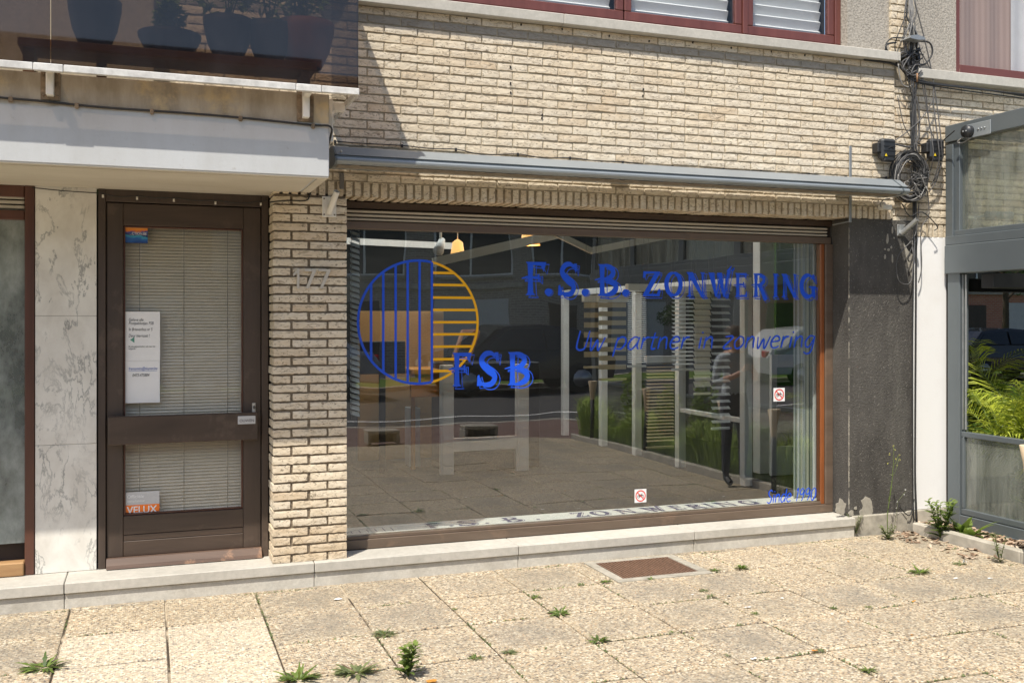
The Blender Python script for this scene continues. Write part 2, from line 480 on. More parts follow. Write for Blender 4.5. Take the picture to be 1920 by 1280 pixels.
def leafmat(name, c1, c2, tr=.35, rough=.5):
    k = NT(name, rough, 0, .4)
    k.col(k.ramp(k.attr(), [(0, c1), (1, c2)]))
    tb = k.n.new('ShaderNodeBsdfTranslucent'); ms = k.n.new('ShaderNodeMixShader'); ms.inputs[0].default_value = tr
    tb.inputs[0].default_value = (c2[0]*1.3, c2[1]*1.4, c2[2], 1)
    out = k.n['Material Output']
    k.l.new(k.b.outputs[0], ms.inputs[1]); k.l.new(tb.outputs[0], ms.inputs[2]); k.l.new(ms.outputs[0], out.inputs[0])
    M[name] = k.m
leafmat('weed_leaf', (.05, .09, .02), (.21, .28, .065))
leafmat('weed_dull', (.09, .12, .05), (.24, .27, .12))
leafmat('palm_leaf', (.03, .09, .010), (.42, .46, .05), .30)
leafmat('tree_leaf', (.025, .055, .012), (.09, .15, .035), .25)
leafmat('grass_blade', (.05, .085, .03), (.50, .58, .24), .5)
leafmat('dry_leaf', (.45, .16, .02), (.70, .34, .06), .2)
leafmat('flower_yellow', (.6, .55, .1), (.8, .75, .2), .2)

def glass(name, tint, refl=2.0, ior=1.5, rough=0.0, grime=0.0, gcol=(.55, .57, .55), gvec=(1, 1, .3), add=0.0, warp=0.0):
    m = bpy.data.materials.new(name); m.use_nodes = True; n = m.node_tree.nodes; l = m.node_tree.links
    n.remove(n['Principled BSDF']); out = n['Material Output']
    tr = n.new('ShaderNodeBsdfTransparent'); tr.inputs[0].default_value = (*tint, 1)
    gl = n.new('ShaderNodeBsdfGlossy'); gl.inputs['Roughness'].default_value = rough
    fr = n.new('ShaderNodeFresnel'); fr.inputs[0].default_value = ior
    if warp:
        wn = n.new('ShaderNodeTexNoise'); wn.inputs['Scale'].default_value = 1.7; wn.inputs['Detail'].default_value = 1; wc_ = n.new('ShaderNodeTexCoord'); l.new(wc_.outputs['Object'], wn.inputs['Vector'])
        wb = n.new('ShaderNodeBump'); wb.inputs['Strength'].default_value = 1; wb.inputs['Distance'].default_value = warp; l.new(wn.outputs[0], wb.inputs['Height']); l.new(wb.outputs[0], gl.inputs['Normal'])
    mu = n.new('ShaderNodeMath'); mu.operation = 'MULTIPLY'; mu.inputs[1].default_value = refl; mu.use_clamp = True
    mx = n.new('ShaderNodeMixShader')
    ge = n.new('ShaderNodeNewGeometry'); iv = n.new('ShaderNodeMath'); iv.operation = 'SUBTRACT'; iv.inputs[0].default_value = 1; m3 = n.new('ShaderNodeMath'); m3.operation = 'MULTIPLY'
    l.new(ge.outputs['Backfacing'], iv.inputs[1]); l.new(fr.outputs[0], mu.inputs[0]); ad = n.new('ShaderNodeMath'); ad.inputs[1].default_value = add; l.new(mu.outputs[0], ad.inputs[0]); l.new(ad.outputs[0], m3.inputs[0]); l.new(iv.outputs[0], m3.inputs[1]); l.new(m3.outputs[0], mx.inputs[0]); l.new(tr.outputs[0], mx.inputs[1]); l.new(gl.outputs[0], mx.inputs[2])
    last = mx.outputs[0]
    if grime:
        co = n.new('ShaderNodeTexCoord'); mp = n.new('ShaderNodeMapping'); mp.inputs['Scale'].default_value = gvec
        no = n.new('ShaderNodeTexNoise'); no.inputs['Scale'].default_value = 5; no.inputs['Detail'].default_value = 8; no.inputs['Roughness'].default_value = .7
        ra = n.new('ShaderNodeMapRange'); ra.inputs[1].default_value = .35; ra.inputs[2].default_value = .75; ra.inputs[3].default_value = grime*.25; ra.inputs[4].default_value = grime
        df = n.new('ShaderNodeBsdfDiffuse'); df.inputs[0].default_value = (*gcol, 1); m2 = n.new('ShaderNodeMixShader')
        l.new(co.outputs['Object'], mp.inputs[0]); l.new(mp.outputs[0], no.inputs[0]); l.new(no.outputs[0], ra.inputs[0]); l.new(ra.outputs[0], m2.inputs[0])
        l.new(last, m2.inputs[1]); l.new(df.outputs[0], m2.inputs[2]); last = m2.outputs[0]
    l.new(last, out.inputs[0]); M[name] = m
glass('shop_glass', (.92, .94, .92), 1.6, add=.165, warp=.0018)
glass('mirror_glass', (.5, .5, .5), 1.6, add=.35)
glass('door_glass', (.97, .97, .96), 1.6)
glass('dim_glass', (.92, .93, .93), 1.2)
glass('tinted_glass', (.44, .38, .33), 1.4, 1.5, .02, .05, (.30, .32, .40))
glass('dirty_glass', (.78, .80, .75), 2.4, 1.5, 0, .38, (.46, .48, .43), (2.5, 2.5, .35))
glass('frosted_glass', (.45, .5, .48), 1.2, 1.5, .05, .75, (.52, .56, .52), (1, 1, .6))
k = NT('lamp_glow', .4); k.col((.9, .6, .3)); k.b.inputs['Emission Color'].default_value = (1, .52, .16, 1); k.b.inputs['Emission Strength'].default_value = 5.0; M['lamp_glow'] = k.m
k = NT('lamp_shade', .4); k.col((.7, .42, .15)); k.b.inputs['Emission Color'].default_value = (1, .45, .10, 1); k.b.inputs['Emission Strength'].default_value = .9; M['lamp_shade'] = k.m
k = NT('curtain', .95)
v = k.wave(6, 1.5, 2, k.map((1, 1, .1)))
k.col(k.ramp(v, [(.1, (.38, .26, .22)), (.9, (.44, .31, .265))])); M['curtain'] = k.m
k = NT('far_brick', .9, 0, .2)
bt = k.n.new('ShaderNodeTexBrick'); bt.inputs['Scale'].default_value = 1; bt.inputs['Brick Width'].default_value = .22; bt.inputs['Row Height'].default_value = .07; bt.inputs['Mortar Size'].default_value = .008
bt.inputs['Color1'].default_value = (.30, .25, .21, 1); bt.inputs['Color2'].default_value = (.38, .33, .28, 1); bt.inputs['Mortar'].default_value = (.50, .47, .42, 1)
mp = k.map((1, 1, 1), (R(90), 0, 0)); k.l.new(mp, bt.inputs['Vector']); k.col(bt.outputs[0]); M['far_brick'] = k.m
k = NT('far_red_brick', .9, 0, .2)
bt = k.n.new('ShaderNodeTexBrick'); bt.inputs['Scale'].default_value = 1; bt.inputs['Brick Width'].default_value = .22; bt.inputs['Row Height'].default_value = .07; bt.inputs['Mortar Size'].default_value = .008
bt.inputs['Color1'].default_value = (.50, .19, .11, 1); bt.inputs['Color2'].default_value = (.60, .25, .15, 1); bt.inputs['Mortar'].default_value = (.45, .40, .34, 1)
mp = k.map((1, 1, 1), (R(90), 0, 0)); k.l.new(mp, bt.inputs['Vector']); k.col(bt.outputs[0]); M['far_red_brick'] = k.m
k = NT('lawn', .95, 0, .2); k.col(k.ramp(k.noise(3, 6, .7), [(.3, (.06, .12, .02)), (.7, (.16, .24, .05))])); k.bump(k.noise(50, 4), 1, .03); M['lawn'] = k.m
k = NT('chips', .95, 0, .2); k.col(k.ramp(k.attr(), [(0, (.13, .085, .055)), (.5, (.34, .235, .16)), (1, (.58, .47, .36))])); M['chips'] = k.m
k = NT('earth', .95, 0, .2); k.col(k.ramp(k.noise(14, 6, .7), [(.3, (.07, .05, .035)), (.7, (.16, .12, .085))])); M['earth'] = k.m

# ------------------------------------------------------------------ brickwork generator
rb = random.Random(11)
def brick(mb, x0, x1, z0, z1, yf, yb, tone, nx=9, nz=3, amp=.0016, vert=False):
    if vert: nx, nz = 3, 4
    e = .003
    dy = rb.uniform(-.0018, .0018); sd = rb.uniform(0, 99)
    ja = [rb.uniform(-.0025, .0025) for _ in range(4)]
    vs = []; W = x1-x0; H = z1-z0
    for j in range(nz+1):
        for i in range(nx+1):
            u, w = i/nx, j/nz
            x = x0+W*u; z = z0+H*w
            edge = (i in (0, nx)) + (j in (0, nz))
            nn = noise.noise(Vector((x*34+sd, sd, z*60)))
            y = yf + dy + nn*amp + (.0009 if edge == 1 else .0018 if edge == 2 else 0)
            if j == 0: z += ja[0]*(1-u) + ja[1]*u + noise.noise(Vector((x*40, sd, 3)))*.0042
            if j == nz: z += ja[2]*(1-u) + ja[3]*u + noise.noise(Vector((x*40, sd, 9)))*.0034
            if i == 0: x += e*noise.noise(Vector((sd, z*60, 1)))
            if i == nx: x += e*noise.noise(Vector((sd, z*60, 5)))
            vs.append((x, y, z))
    fs = [(j*(nx+1)+i, j*(nx+1)+i+1, (j+1)*(nx+1)+i+1, (j+1)*(nx+1)+i) for j in range(nz) for i in range(nx)]
    ring = [i for i in range(nx+1)] + [(j*(nx+1)+nx) for j in range(1, nz+1)] + [nz*(nx+1)+i for i in range(nx-1, -1, -1)] + [j*(nx+1) for j in range(nz-1, 0, -1)]
    b = len(vs)
    for r in ring: vs.append((vs[r][0], yb, vs[r][2]))
    n = len(ring)
    for i in range(n): fs.append((ring[i], b+i, b+(i+1) % n, ring[(i+1) % n]))
    mb.add(vs, fs, 0, tone, False)
def tone_r():
    r = rb.random()
    if r < .07: return rb.uniform(0, .15)
    return min(.9, max(.12, rb.gauss(.55, .2)))
def courses(mb, x0, x1, z0, n, pitch, phase, yf, yb, L=.215, jt=.0105, jz=.0120, greyrow=None):
    for r in range(n):
        zc = z0 + r*pitch
        x = x0 - ((r % 2)*.5 + phase) * L
        x = x0 - (((r % 2)*.5 + phase) % 1) * L
        while x < x1 - .012:
            a, b = max(x, x0), min(x+L-jt, x1)
            if b-a > .02:
                tn = tone_r()
                if greyrow is not None and r == greyrow: tn = .99
                if rb.random() < .05 and b-a > .15:
                    mid = (a+b)/2 + rb.uniform(-.02, .02)
                    brick(mb, a, mid-.003, zc, zc+pitch-jz, yf, yb, tn, 4); brick(mb, mid+.003, b, zc, zc+pitch-jz, yf, yb, tn, 4)
                else:
                    brick(mb, a, b, zc, zc+pitch-jz, yf, yb, tn)
            x += L
def soldiers(mb, x0, x1, z0, z1, yf, yb, pitch=.0552, jt=.018):
    x = x0
    while x < x1 - .02:
        brick(mb, x, min(x+pitch-jt, x1), z0, z1, yf, yb, tone_r()*.75, vert=True, amp=.0025)
        x += pitch

# ================================================================== THE SETTING
def sheet(name, x0, x1, y0, y1, z, mat, nx=1, ny=1):
    mb = MB(); mb.add([(x0, y0, z), (x1, y0, z), (x1, y1, z), (x0, y1, z)], [(0, 1, 2, 3)])
    o = mb.build(name, mat, org=(0, 0, 0), fix=False); tag(o, kind='structure'); return o
sheet('ground', -400, 400, -400, 60, -.10, M['lawn'])
o = sheet('paving_bed', -12, 5.47, -6.12, .05, -.008, M['joint_dirt'])
# tiles 500 x 500 mm, real joints
mb = MB(); rt = random.Random(3)
dark_cols = {}
for j in range(13):
    for i in range(-22, 11):
        xa = .083 + i*.5035 + .0048 + rt.uniform(-.002, .002); xb = .083 + (i+1)*.5035 - .0048
        yb_ = -.088 - (j-1)*.5015 - .007; ya = yb_ - .5015 + .015 + rt.uniform(-.002, .002)
        if j == 0: yb_ = -.036; ya = -.088+.004
        xb = min(xb, 5.465)
        if xb - xa < .03 or ya < -6.2: continue
        # the grate's cut-out
        if not (xb < 2.72 or xa > 3.40 or ya > -.06 or yb_ < -.60):
            pieces = [(xa, min(xb, 2.72), ya, yb_), (max(xa, 3.40), xb, ya, yb_), (max(xa, 2.72), min(xb, 3.40), ya, min(yb_, -.60)), (max(xa, 2.72), min(xb, 3.40), max(ya, -.06), yb_)]
        else: pieces = [(xa, xb, ya, yb_)]
        tn = rt.uniform(.15, 1)
        if i in (-1, 0) and j in (2, 3, 4, 5): tn = .02
        if i == -1 and j == 1: tn = .1
        if i == 0 and j in (1,): tn = .2
        if i in (1, 2) and j in (1, 2): tn = 1.0
        dz = rt.uniform(-.002, .002); tx = rt.uniform(-.004, .004); ty = rt.uniform(-.004, .004)
        for (a, b, c, d) in pieces:
            if b-a < .02 or d-c < .015: continue
            def zt(x, y): return dz + tx*(x-(xa+xb)/2) + ty*(y-(ya+yb_)/2)
            n = 6; vs = []; fs = []; tns = []; bv = .004
            for jj in range(n+1):
                for ii in range(n+1):
                    X = a+bv+(b-a-2*bv)*ii/n; Y = c+bv+(d-c-2*bv)*jj/n
                    q = max(abs((X-xa)/(xb-xa)-.5), abs((Y-ya)/(yb_-ya)-.5) if yb_-ya > .3 else 0)*2
                    vs.append((X, Y, zt(X, Y))); tns.append(max(.04, min(1, tn*(1.15-q**2.2*.9))) if tn > .03 else 0)
                    if ii and jj: fs.append(((jj-1)*(n+1)+ii-1, (jj-1)*(n+1)+ii, jj*(n+1)+ii, jj*(n+1)+ii-1))
            ring = [i_ for i_ in range(n+1)] + [q_*(n+1)+n for q_ in range(1, n+1)] + [n*(n+1)+i_ for i_ in range(n-1, -1, -1)] + [q_*(n+1) for q_ in range(n-1, 0, -1)]
            for lvl in (0, 1):
                for r_ in ring:
                    X, Y, Z = vs[r_]; X += bv*(1 if X > b-bv*1.5 else -1 if X < a+bv*1.5 else 0); Y += bv*(1 if Y > d-bv*1.5 else -1 if Y < c+bv*1.5 else 0)
                    vs.append((X, Y, Z-.004 if lvl == 0 else -.03)); tns.append(tns[r_])
            m_ = len(ring); b0 = (n+1)**2
            for i_ in range(m_):
                k2 = (i_+1) % m_; fs.append((ring[i_], b0+i_, b0+k2, ring[k2])); fs.append((b0+i_, b0+m_+i_, b0+m_+k2, b0+k2))
            mb.add(vs, fs, 0, tns)
tag(mb.build('pavement', M['aggregate'], org=(0, 0, 0)), kind='structure')
sheet('parking_strip', -60, 60, -8.6, -6.12, -.03, M['red_pavers'])
sheet('road', -200, 200, -16.0, -8.6, -.045, M['asphalt'])
mb = MB(); mb.box(-60, 60, -9.9, -9.78, -.05, -.040)
tag(mb.build('road_marking', M['road_paint'], org=(0, 0, 0)), kind='structure')
mb = MB(); mb.box(-60, 60, -16.15, -16.0, -.1, .06, bev=.01); mb.box(-60, 60, -8.72, -8.6, -.1, -.02, bev=.01)
tag(mb.build('kerb', M['concrete'], org=(0, 0, 0)), kind='structure')
sheet('verge', -60, 60, -19.5, -16.15, .03, M['lawn'])
sheet('far_pavement', -60, 60, -24, -19.5, .04, M['concrete'])
sheet('side_pavement', 9.5, 60, -6.12, .0, -.01, M['concrete'])

# ================================================================== SHOP BUILDING
shop = empty('shop_building', (3, 0, 0), 'cream brick shop with a wide display window, wooden door and balcony', 'building')
PI_ = .0552
Z0, ZS, ZT = .145, 2.388, 2.487            # step top, underside and top of the soldier course
# --- weep holes in the joints
for px, py in ((795, 18), (875, 35), (977, 47), (1054, 55), (1142, 68), (1217, 78), (1299, 80), (1371, 90), (1446, 97), (1509, 104), (1584, 114), (957, 126), (957, 157), (957, 174), (1016, 222), (1206, 168), (1205, 180), (1017, 216)):
    p = at(px, py, .0)
    mb = MB(); blobp = [(p.x+.007*math.cos(a)*random.uniform(.6, 1.1), p.z+.010*math.sin(a)*random.uniform(.6, 1.1)) for a in [q*.7 for q in range(9)]]
    mb.prism_y(blobp, -.0035, .012); mb.build('weep_hole', M['pit'], shop)
# --- upper brickwork
mb = MB()
courses(mb, 1.0-.86, 5.352, ZT, 20, PI_, (1.794-1.0+.86) / .215 % 1 - .0, 0, .10, greyrow=18)
courses(mb, -3.2, 1.32, ZT+20*PI_, 26, PI_, .1, 0, .10)
soldiers(mb, .702, 5.352, ZS, ZT-.009, 0, .238)
mb.box(.14, 5.350, .0075, .24, ZT-.014, ZT+20*PI_-.002, 1)
mb.box(.702, 5.350, .016, .239, ZS+.012, ZT-.0145, 1)
mb.box(-3.2, 1.32, .010, .24, ZT+20*PI_-.002, 5.0, 1)
mb.box(-3.2, .14, .010, .24, 2.9, ZT+20*PI_-.002, 1)
wall = mb.build('wall', [M['brick'], M['mortar']], shop)
# --- pillar between the door and the window
mb = MB(); PXL, PXR = .700, 1.147
nrow = 41; pp = (ZS-.004-Z0)/nrow
for r in range(nrow):
    z0 = Z0 + r*pp + .001; z1 = z0 + pp - .0125
    jit = rb.uniform(-.004, .004)
    segs = [(PXL+jit, .905), (.924, PXR)] if r % 2 else [(PXL+jit, .802), (.818, 1.022), (1.036, PXR)]
    for a, b in segs:
        tn = tone_r()*.85
        if r < 4: tn = rb.uniform(0, .12) 
        brick(mb, a, b, z0, z1, 0, .213, tn)
mb.box(PXL+.010, PXR-.006, .012, .212, Z0, ZS-.002, 1)
mb.build('pillar', [M['brick'], M['pillar_mortar']], shop)
# --- dark rendered pilaster with its reveal, chipped edge and bare patches
mb = MB()
PX0, PX1 = 4.935, 5.53
mb.prism_y([(PX0, .14), (PX1, .16), (PX1, ZS-.004), (PX0, ZS-.004)], .006, .30, 0)
pil = mb.build('rendered_pilaster', M['dark_render'], shop)
mb = MB(); z = .2
while z < 2.36:                                       # chipped corner
    dz = random.uniform(.008, .05)
    if random.random() < (.62 if z > .9 else .9):
        w = random.uniform(.0005, .003) * (1.9 if z < .9 else 1)
        mb.prism_y([(PX0-.002, z), (PX0+w, z+dz*.2), (PX0+w*.6, z+dz*.8), (PX0-.002, z+dz)], .0035, .0065+w)
    z += dz
mb.build('chipped_edge', M['plaster_patch'], shop); mb = MB()
def blob(mb, cx, cz, rx, rz, y, n=14, mi=0, jag=.3, th=.003):
    y -= random.uniform(0, .0015); pts = []
    for i in range(n):
        a = 2*math.pi*i/n; q = 1 + random.uniform(-jag, jag)
        pts.append((cx + rx*q*math.cos(a), cz + rz*q*math.sin(a)))
    mb.prism_y(pts, y-th, y+.002, mi)
for (px, py, rx, ry) in ((1577, 950, 11, 13), (1625, 948, 12, 20), (1622, 962, 17, 10), (1596, 962, 5, 5), (1604, 952, 3, 3)):
    p = at(px, py, .006); blob(mb, p.x, p.z, rx*.0042, ry*.0042, .0058)
for (px, py, rx, ry) in ((1664, 448, 3, 8), (1673, 430, 2, 7), (1659, 467, 2, 2), (1666, 468, 3, 2.5), (1659, 481, 2, 4), (1673, 484, 1.6, 8), (1671, 464, 2, 3), (1676, 446, 1.5, 2)):
    p = at(px, py, .006); blob(mb, p.x, p.z, rx*.0042, ry*.0042, .0058, 9)
pts = [at(*q, .006) for q in ((1693, 452), (1702, 470), (1712, 478), (1712, 530), (1706, 512), (1699, 485))]
mb.prism_y([(p.x, p.z) for p in pts], .003, .0075)
mb.build('plaster_patch', M['plaster_patch'], shop)
mb = MB(); mb.box(4.955, 5.47, -.012, .3, -.05, .150, bev=.008); mb.box(5.47, 5.53, -.004, .3, -.05, .155, bev=.006)
mb.build('plinth', M['old_concrete'], shop)
# --- stone step in slabs
xs = [-3.2, -.452, at(590, 1056, -.05).x, at(973, 1022, -.05).x, at(1303, 980, -.05).x, 4.952]
for a, b in zip(xs, xs[1:]):
    st_ = MB(); st_.box(a+.002, b-.002, -.052, .40 if b < 1 else .196, .085, Z0, bev=.004)
    slab = st_.build('step_slab', M['stone'], shop)
    st_ = MB(); st_.box(a+.0015, b-.0015, -.036, .26, -.06, .0815, bev=.003)
    st_.build('riser', M['plinth_stone'], slab)
# --- marble cladding beside the door
mb = MB(); mx0 = at(66, 800, .22).x; mx1 = at(181, 800, .22).x
zs = [Z0+.001, at(120, 833, .22).z, at(120, 592, .22).z, 2.40]
for a, b in zip(zs, zs[1:]): mb.box(mx0, mx1, .22, .26, a+.0008, b-.0008, bev=.0015)
mb.build('marble_cladding', M['marble'], shop)
# --- left window (next entrance)
lw = MB()
zt0 = at(30, 392, .22).z
lw.box(-1.6, mx0-.055, .245, .28, .33, zt0, 0)
pane = lw.build('side_window', M['frosted_glass'], shop)
mb = MB(); mb.box(mx0-.055, mx0-.004, .215, .29, Z0+.001, 2.40, 0, .004); mb.box(-1.6, mx0-.057, .222, .29, at(30, 412, .22).z, at(30, 394, .22).z, 0, .004); mb.box(-1.6, mx0-.057, .222, .29, 2.33, 2.399, 0, .004)
mb.build('frame', M['red_wood'], pane)
mb = MB(); mb.box(-1.6, mx0-.057, .20, .29, Z0+.002, .225, 0, .006); mb.build('sill', M['pale_worn_wood'], pane)
mb = MB()
for i in range(3): mb.box(-1.6, mx0-.057, .235, .275, zt0+.004+i*.028, zt0+.024+i*.028, 0, .004)
mb.build('shutter_slats', M['slat_beige'], pane)
# --- core behind (keeps the interior dark, fills the wall)
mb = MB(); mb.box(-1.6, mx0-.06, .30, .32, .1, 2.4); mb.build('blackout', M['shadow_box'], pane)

# --- wooden door
DY = .22
door = empty('door', (0, 0, 0)); door.parent = shop; door.location = (-3+.2, DY, Z0)
def dbox(mb, x0, x1, y0, y1, z0, z1, bev=.003, mi=0): mb.box(x0, x1, y0, y1, z0, z1, mi, bev)
mb = MB(); dbox(mb, -.288, -.247, DY, .30, Z0+.001, 2.399); dbox(mb, .656, .697, DY, .30, Z0+.001, 2.399); dbox(mb, -.247, .656, DY+.004, .30, 2.325, 2.399)
mb.build('door_frame', M['dark_wood'], door)
gx0, gx1, gz0, gz1 = -.151, .547, .447, 2.188
mb = MB(); LY = DY+.018
dbox(mb, -.243, gx0, LY, LY+.05, .205, 2.32); dbox(mb, gx1, .652, LY, LY+.05, .205, 2.32)
mb.build('stile', M['dark_wood'], door)
mb = MB(); dbox(mb, gx0+.001, gx1-.001, LY+.0015, LY+.05, gz1, 2.319); dbox(mb, gx0+.001, gx1-.001, LY+.0015, LY+.05, .335, gz0)
dbox(mb, gx0+.001, gx1-.001, LY+.0045, LY+.05, .298, .333); dbox(mb, gx0+.001, gx1-.001, LY+.003, LY+.05, .206, .296)
mb.build('rail', M['dark_wood_h'], door)
mb = MB()
for (a, b, c, d) in ((gx0+.001, gx0+.012, gz0+.001, gz1-.001), (gx1-.012, gx1-.001, gz0+.001, gz1-.001)): dbox(mb, a, b, LY+.012, LY+.03, c, d)
dbox(mb, gx0+.012, gx1-.012, LY+.012, LY+.03, gz1-.012, gz1-.001); dbox(mb, gx0+.012, gx1-.012, LY+.012, LY+.03, gz0+.001, gz0+.012)
mb.build('glazing_bead', M['red_wood'], door)
mb = MB(); mb.box(gx0+.002, gx1-.002, LY+.031, LY+.036, gz0+.002, gz1-.002); mb.build('pane', M['door_glass'], door)
mb = MB(); pb = at(203, 781, .17); pe = at(484, 772, .17); mb.box(-.232, .63, .165, .212, .882, 1.050, 0, .006)
push = mb.build('push_board', M['dark_wood_h'], door)
mb = MB(); p0 = at(446, 780, .16); p1 = at(479, 794, .16); mb.box(p0.x, p1.x, .160, .1649, p1.z, p0.z, 0, .001)
plate = mb.build('name_plate', M['silver_sign'], push)
mb = MB(); mb.prism([(.17, .150), (.178, .170), (.205, .205), (.25, .205), (.25, .150)], -.243, .652); mb.build('weather_bar', M['worn_wood'], door)
mb = MB(); kp = at(476, 764, LY); mb.box(kp.x-.011, kp.x+.011, LY-.008, LY-.0005, kp.z-.030, kp.z+.030, 0, .004)
kh = mb.build('key_plate', M['brushed'], door)
mb = MB(); mb.tube([(kp.x, LY-.018, kp.z+.006), (kp.x, LY-.007, kp.z+.006)], .0085, 12); mb.build('lock_cylinder', M['digit_edge'], kh)
# venetian blind behind the door glass
bl = empty('venetian_blind', (.2, .30, .4), 'cream venetian blind closed behind the glass of the brown door', 'blind')
mb = MB(); z = .42; BY = .315
while z < 2.20:
    a = R(50 if z > .93 else 40)
    dy = .0125*math.cos(a); dz = .0125*math.sin(a)
    mb.add([(-.165, BY-dy, z-dz), (.56, BY-dy, z-dz), (.56, BY+.002, z+.001), (-.165, BY+.002, z+.001), (-.165, BY+dy, z+dz), (.56, BY+dy, z+dz)], [(0, 1, 2, 3), (3, 2, 5, 4)], 0, .5, True)
    z += .0195
mb.build('slats', M['blind_cream'], bl, fix=False)
for px in (262, 345, 427):
    x = at(px, 600, .30).x; mb = MB(); mb.tube([(x, .299, .43), (x, .299, 2.2)], .0013, 5); mb.build('cord', M['digit_edge'], bl)

# --- display window
WY, GY = .19, .215
WX0, WX1 = PXR+.001, PX0-.001
wz0, wz1 = Z0+.003, ZS-.004
win = empty('display_window', (0, 0, 0)); win.parent = shop; win.location = (0, WY, Z0)
gzb, gzt = .232, at(901, 436.5, WY).z
fx1 = at(1541, 700, WY).x
frz = at(901, 422.5, WY).z
mb = MB(); mb.box(WX0, WX1, WY, WY+.07, wz0, gzb-.022, 0, .004); mb.box(WX0, fx1, WY+.010, WY+.07, gzb-.0215, gzb, 0, .003)
mb.box(WX0, WX1-.02, WY-.002, WY+.06, gzt, frz, 0, .004)
mb.build('frame', M['frame_brown'], win)
mb = MB(); mb.box(fx1+.035, WX1, WY-.001, WY+.07, gzb-.021, gzt-.001, 0, .004); mb.build('frame', M['frame_brown'], win)
mb = MB(); mb.box(fx1, fx1+.034, WY+.012, WY+.07, gzb-.021, gzt-.001, 0, .004); mb.build('glazing_bead', M['frame_varnish'], win)
mb = MB(); mb.box(WX0, WX0+.012, WY+.005, WY+.06, gzb, gzt, 0, .002); mb.build('glazing_bead', M['shadow_box'], win)
mb = MB(); mb.box(WX0+.012, fx1, GY, GY+.006, gzb+.0005, gzt-.0005); mb.build('pane', M['shop_glass'], win)
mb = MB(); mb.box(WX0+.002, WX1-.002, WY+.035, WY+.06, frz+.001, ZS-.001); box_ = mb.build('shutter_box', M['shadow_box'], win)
mb = MB(); zz = frz+.004; hs = (at(901, 401, WY).z - frz)/3
for i in range(3): 
    mb.prism([(WY+.020, zz+i*hs), (WY+.006, zz+i*hs+.004), (WY+.004, zz+i*hs+hs*.5), (WY+.022, zz+i*hs+hs*.78)], WX0+.006, WX1-.05)
mb.build('shutter_slats', M['slat_beige'], win)
mb = MB(); mb.box(WX0, WX1, WY+.012, WY+.034, zz+3*hs+.004, ZS-.006, 0, .003); mb.build('shutter_rail', M['dark_wood_h'], win)

# ------------------------------------------------------------------ lettering
def strip(pts, ws):
    L, Rr = [], []
    for i, p in enumerate(pts):
        a = pts[max(0, i-1)]; b = pts[min(len(pts)-1, i+1)]
        dx, dy = b[0]-a[0], b[1]-a[1]; l = math.hypot(dx, dy) or 1
        nx, ny = -dy/l, dx/l; w = ws[i]/2 if isinstance(ws, (list, tuple)) else ws/2
        L.append((p[0]+nx*w, p[1]+ny*w)); Rr.append((p[0]-nx*w, p[1]-ny*w))
    return L, Rr
def arc(cx, cy, rx, ry, a0, a1, n=14):
    return [(cx+rx*math.cos(R(a0+(a1-a0)*i/n)), cy+ry*math.sin(R(a0+(a1-a0)*i/n))) for i in range(n+1)]
def swell(n, a, b):                          # stroke width thin-thick-thin
    return [a+(b-a)*math.sin(math.pi*i/(n-1)) for i in range(n)]
def catmull(P, n=5):
    out = []
    Q = [P[0]] + list(P) + [P[-1]]
    for i in range(1, len(Q)-2):
        for k_ in range(n):
            t = k_/n
            out.append(tuple(.5*((2*Q[i][d]) + (-Q[i-1][d]+Q[i+1][d])*t + (2*Q[i-1][d]-5*Q[i][d]+4*Q[i+1][d]-Q[i+2][d])*t*t + (-Q[i-1][d]+3*Q[i][d]-3*Q[i+1][d]+Q[i+2][d])*t**3) for d in range(len(P[0]))))
    out.append(tuple(P[-1])); return out
def stem(x, w, s=.10, y0=0, y1=1):
    return ('p', [(x-w/2-s, y0), (x+w/2+s, y0), (x+w/2+.01, y0+.07), (x+w/2-.02, (y0+y1)/2), (x+w/2+.01, y1-.07), (x+w/2+s*.8, y1), (x-w/2-s*.8, y1), (x-w/2-.01, y1-.07), (x-w/2+.02, (y0+y1)/2), (x-w/2-.01, y0+.07)])
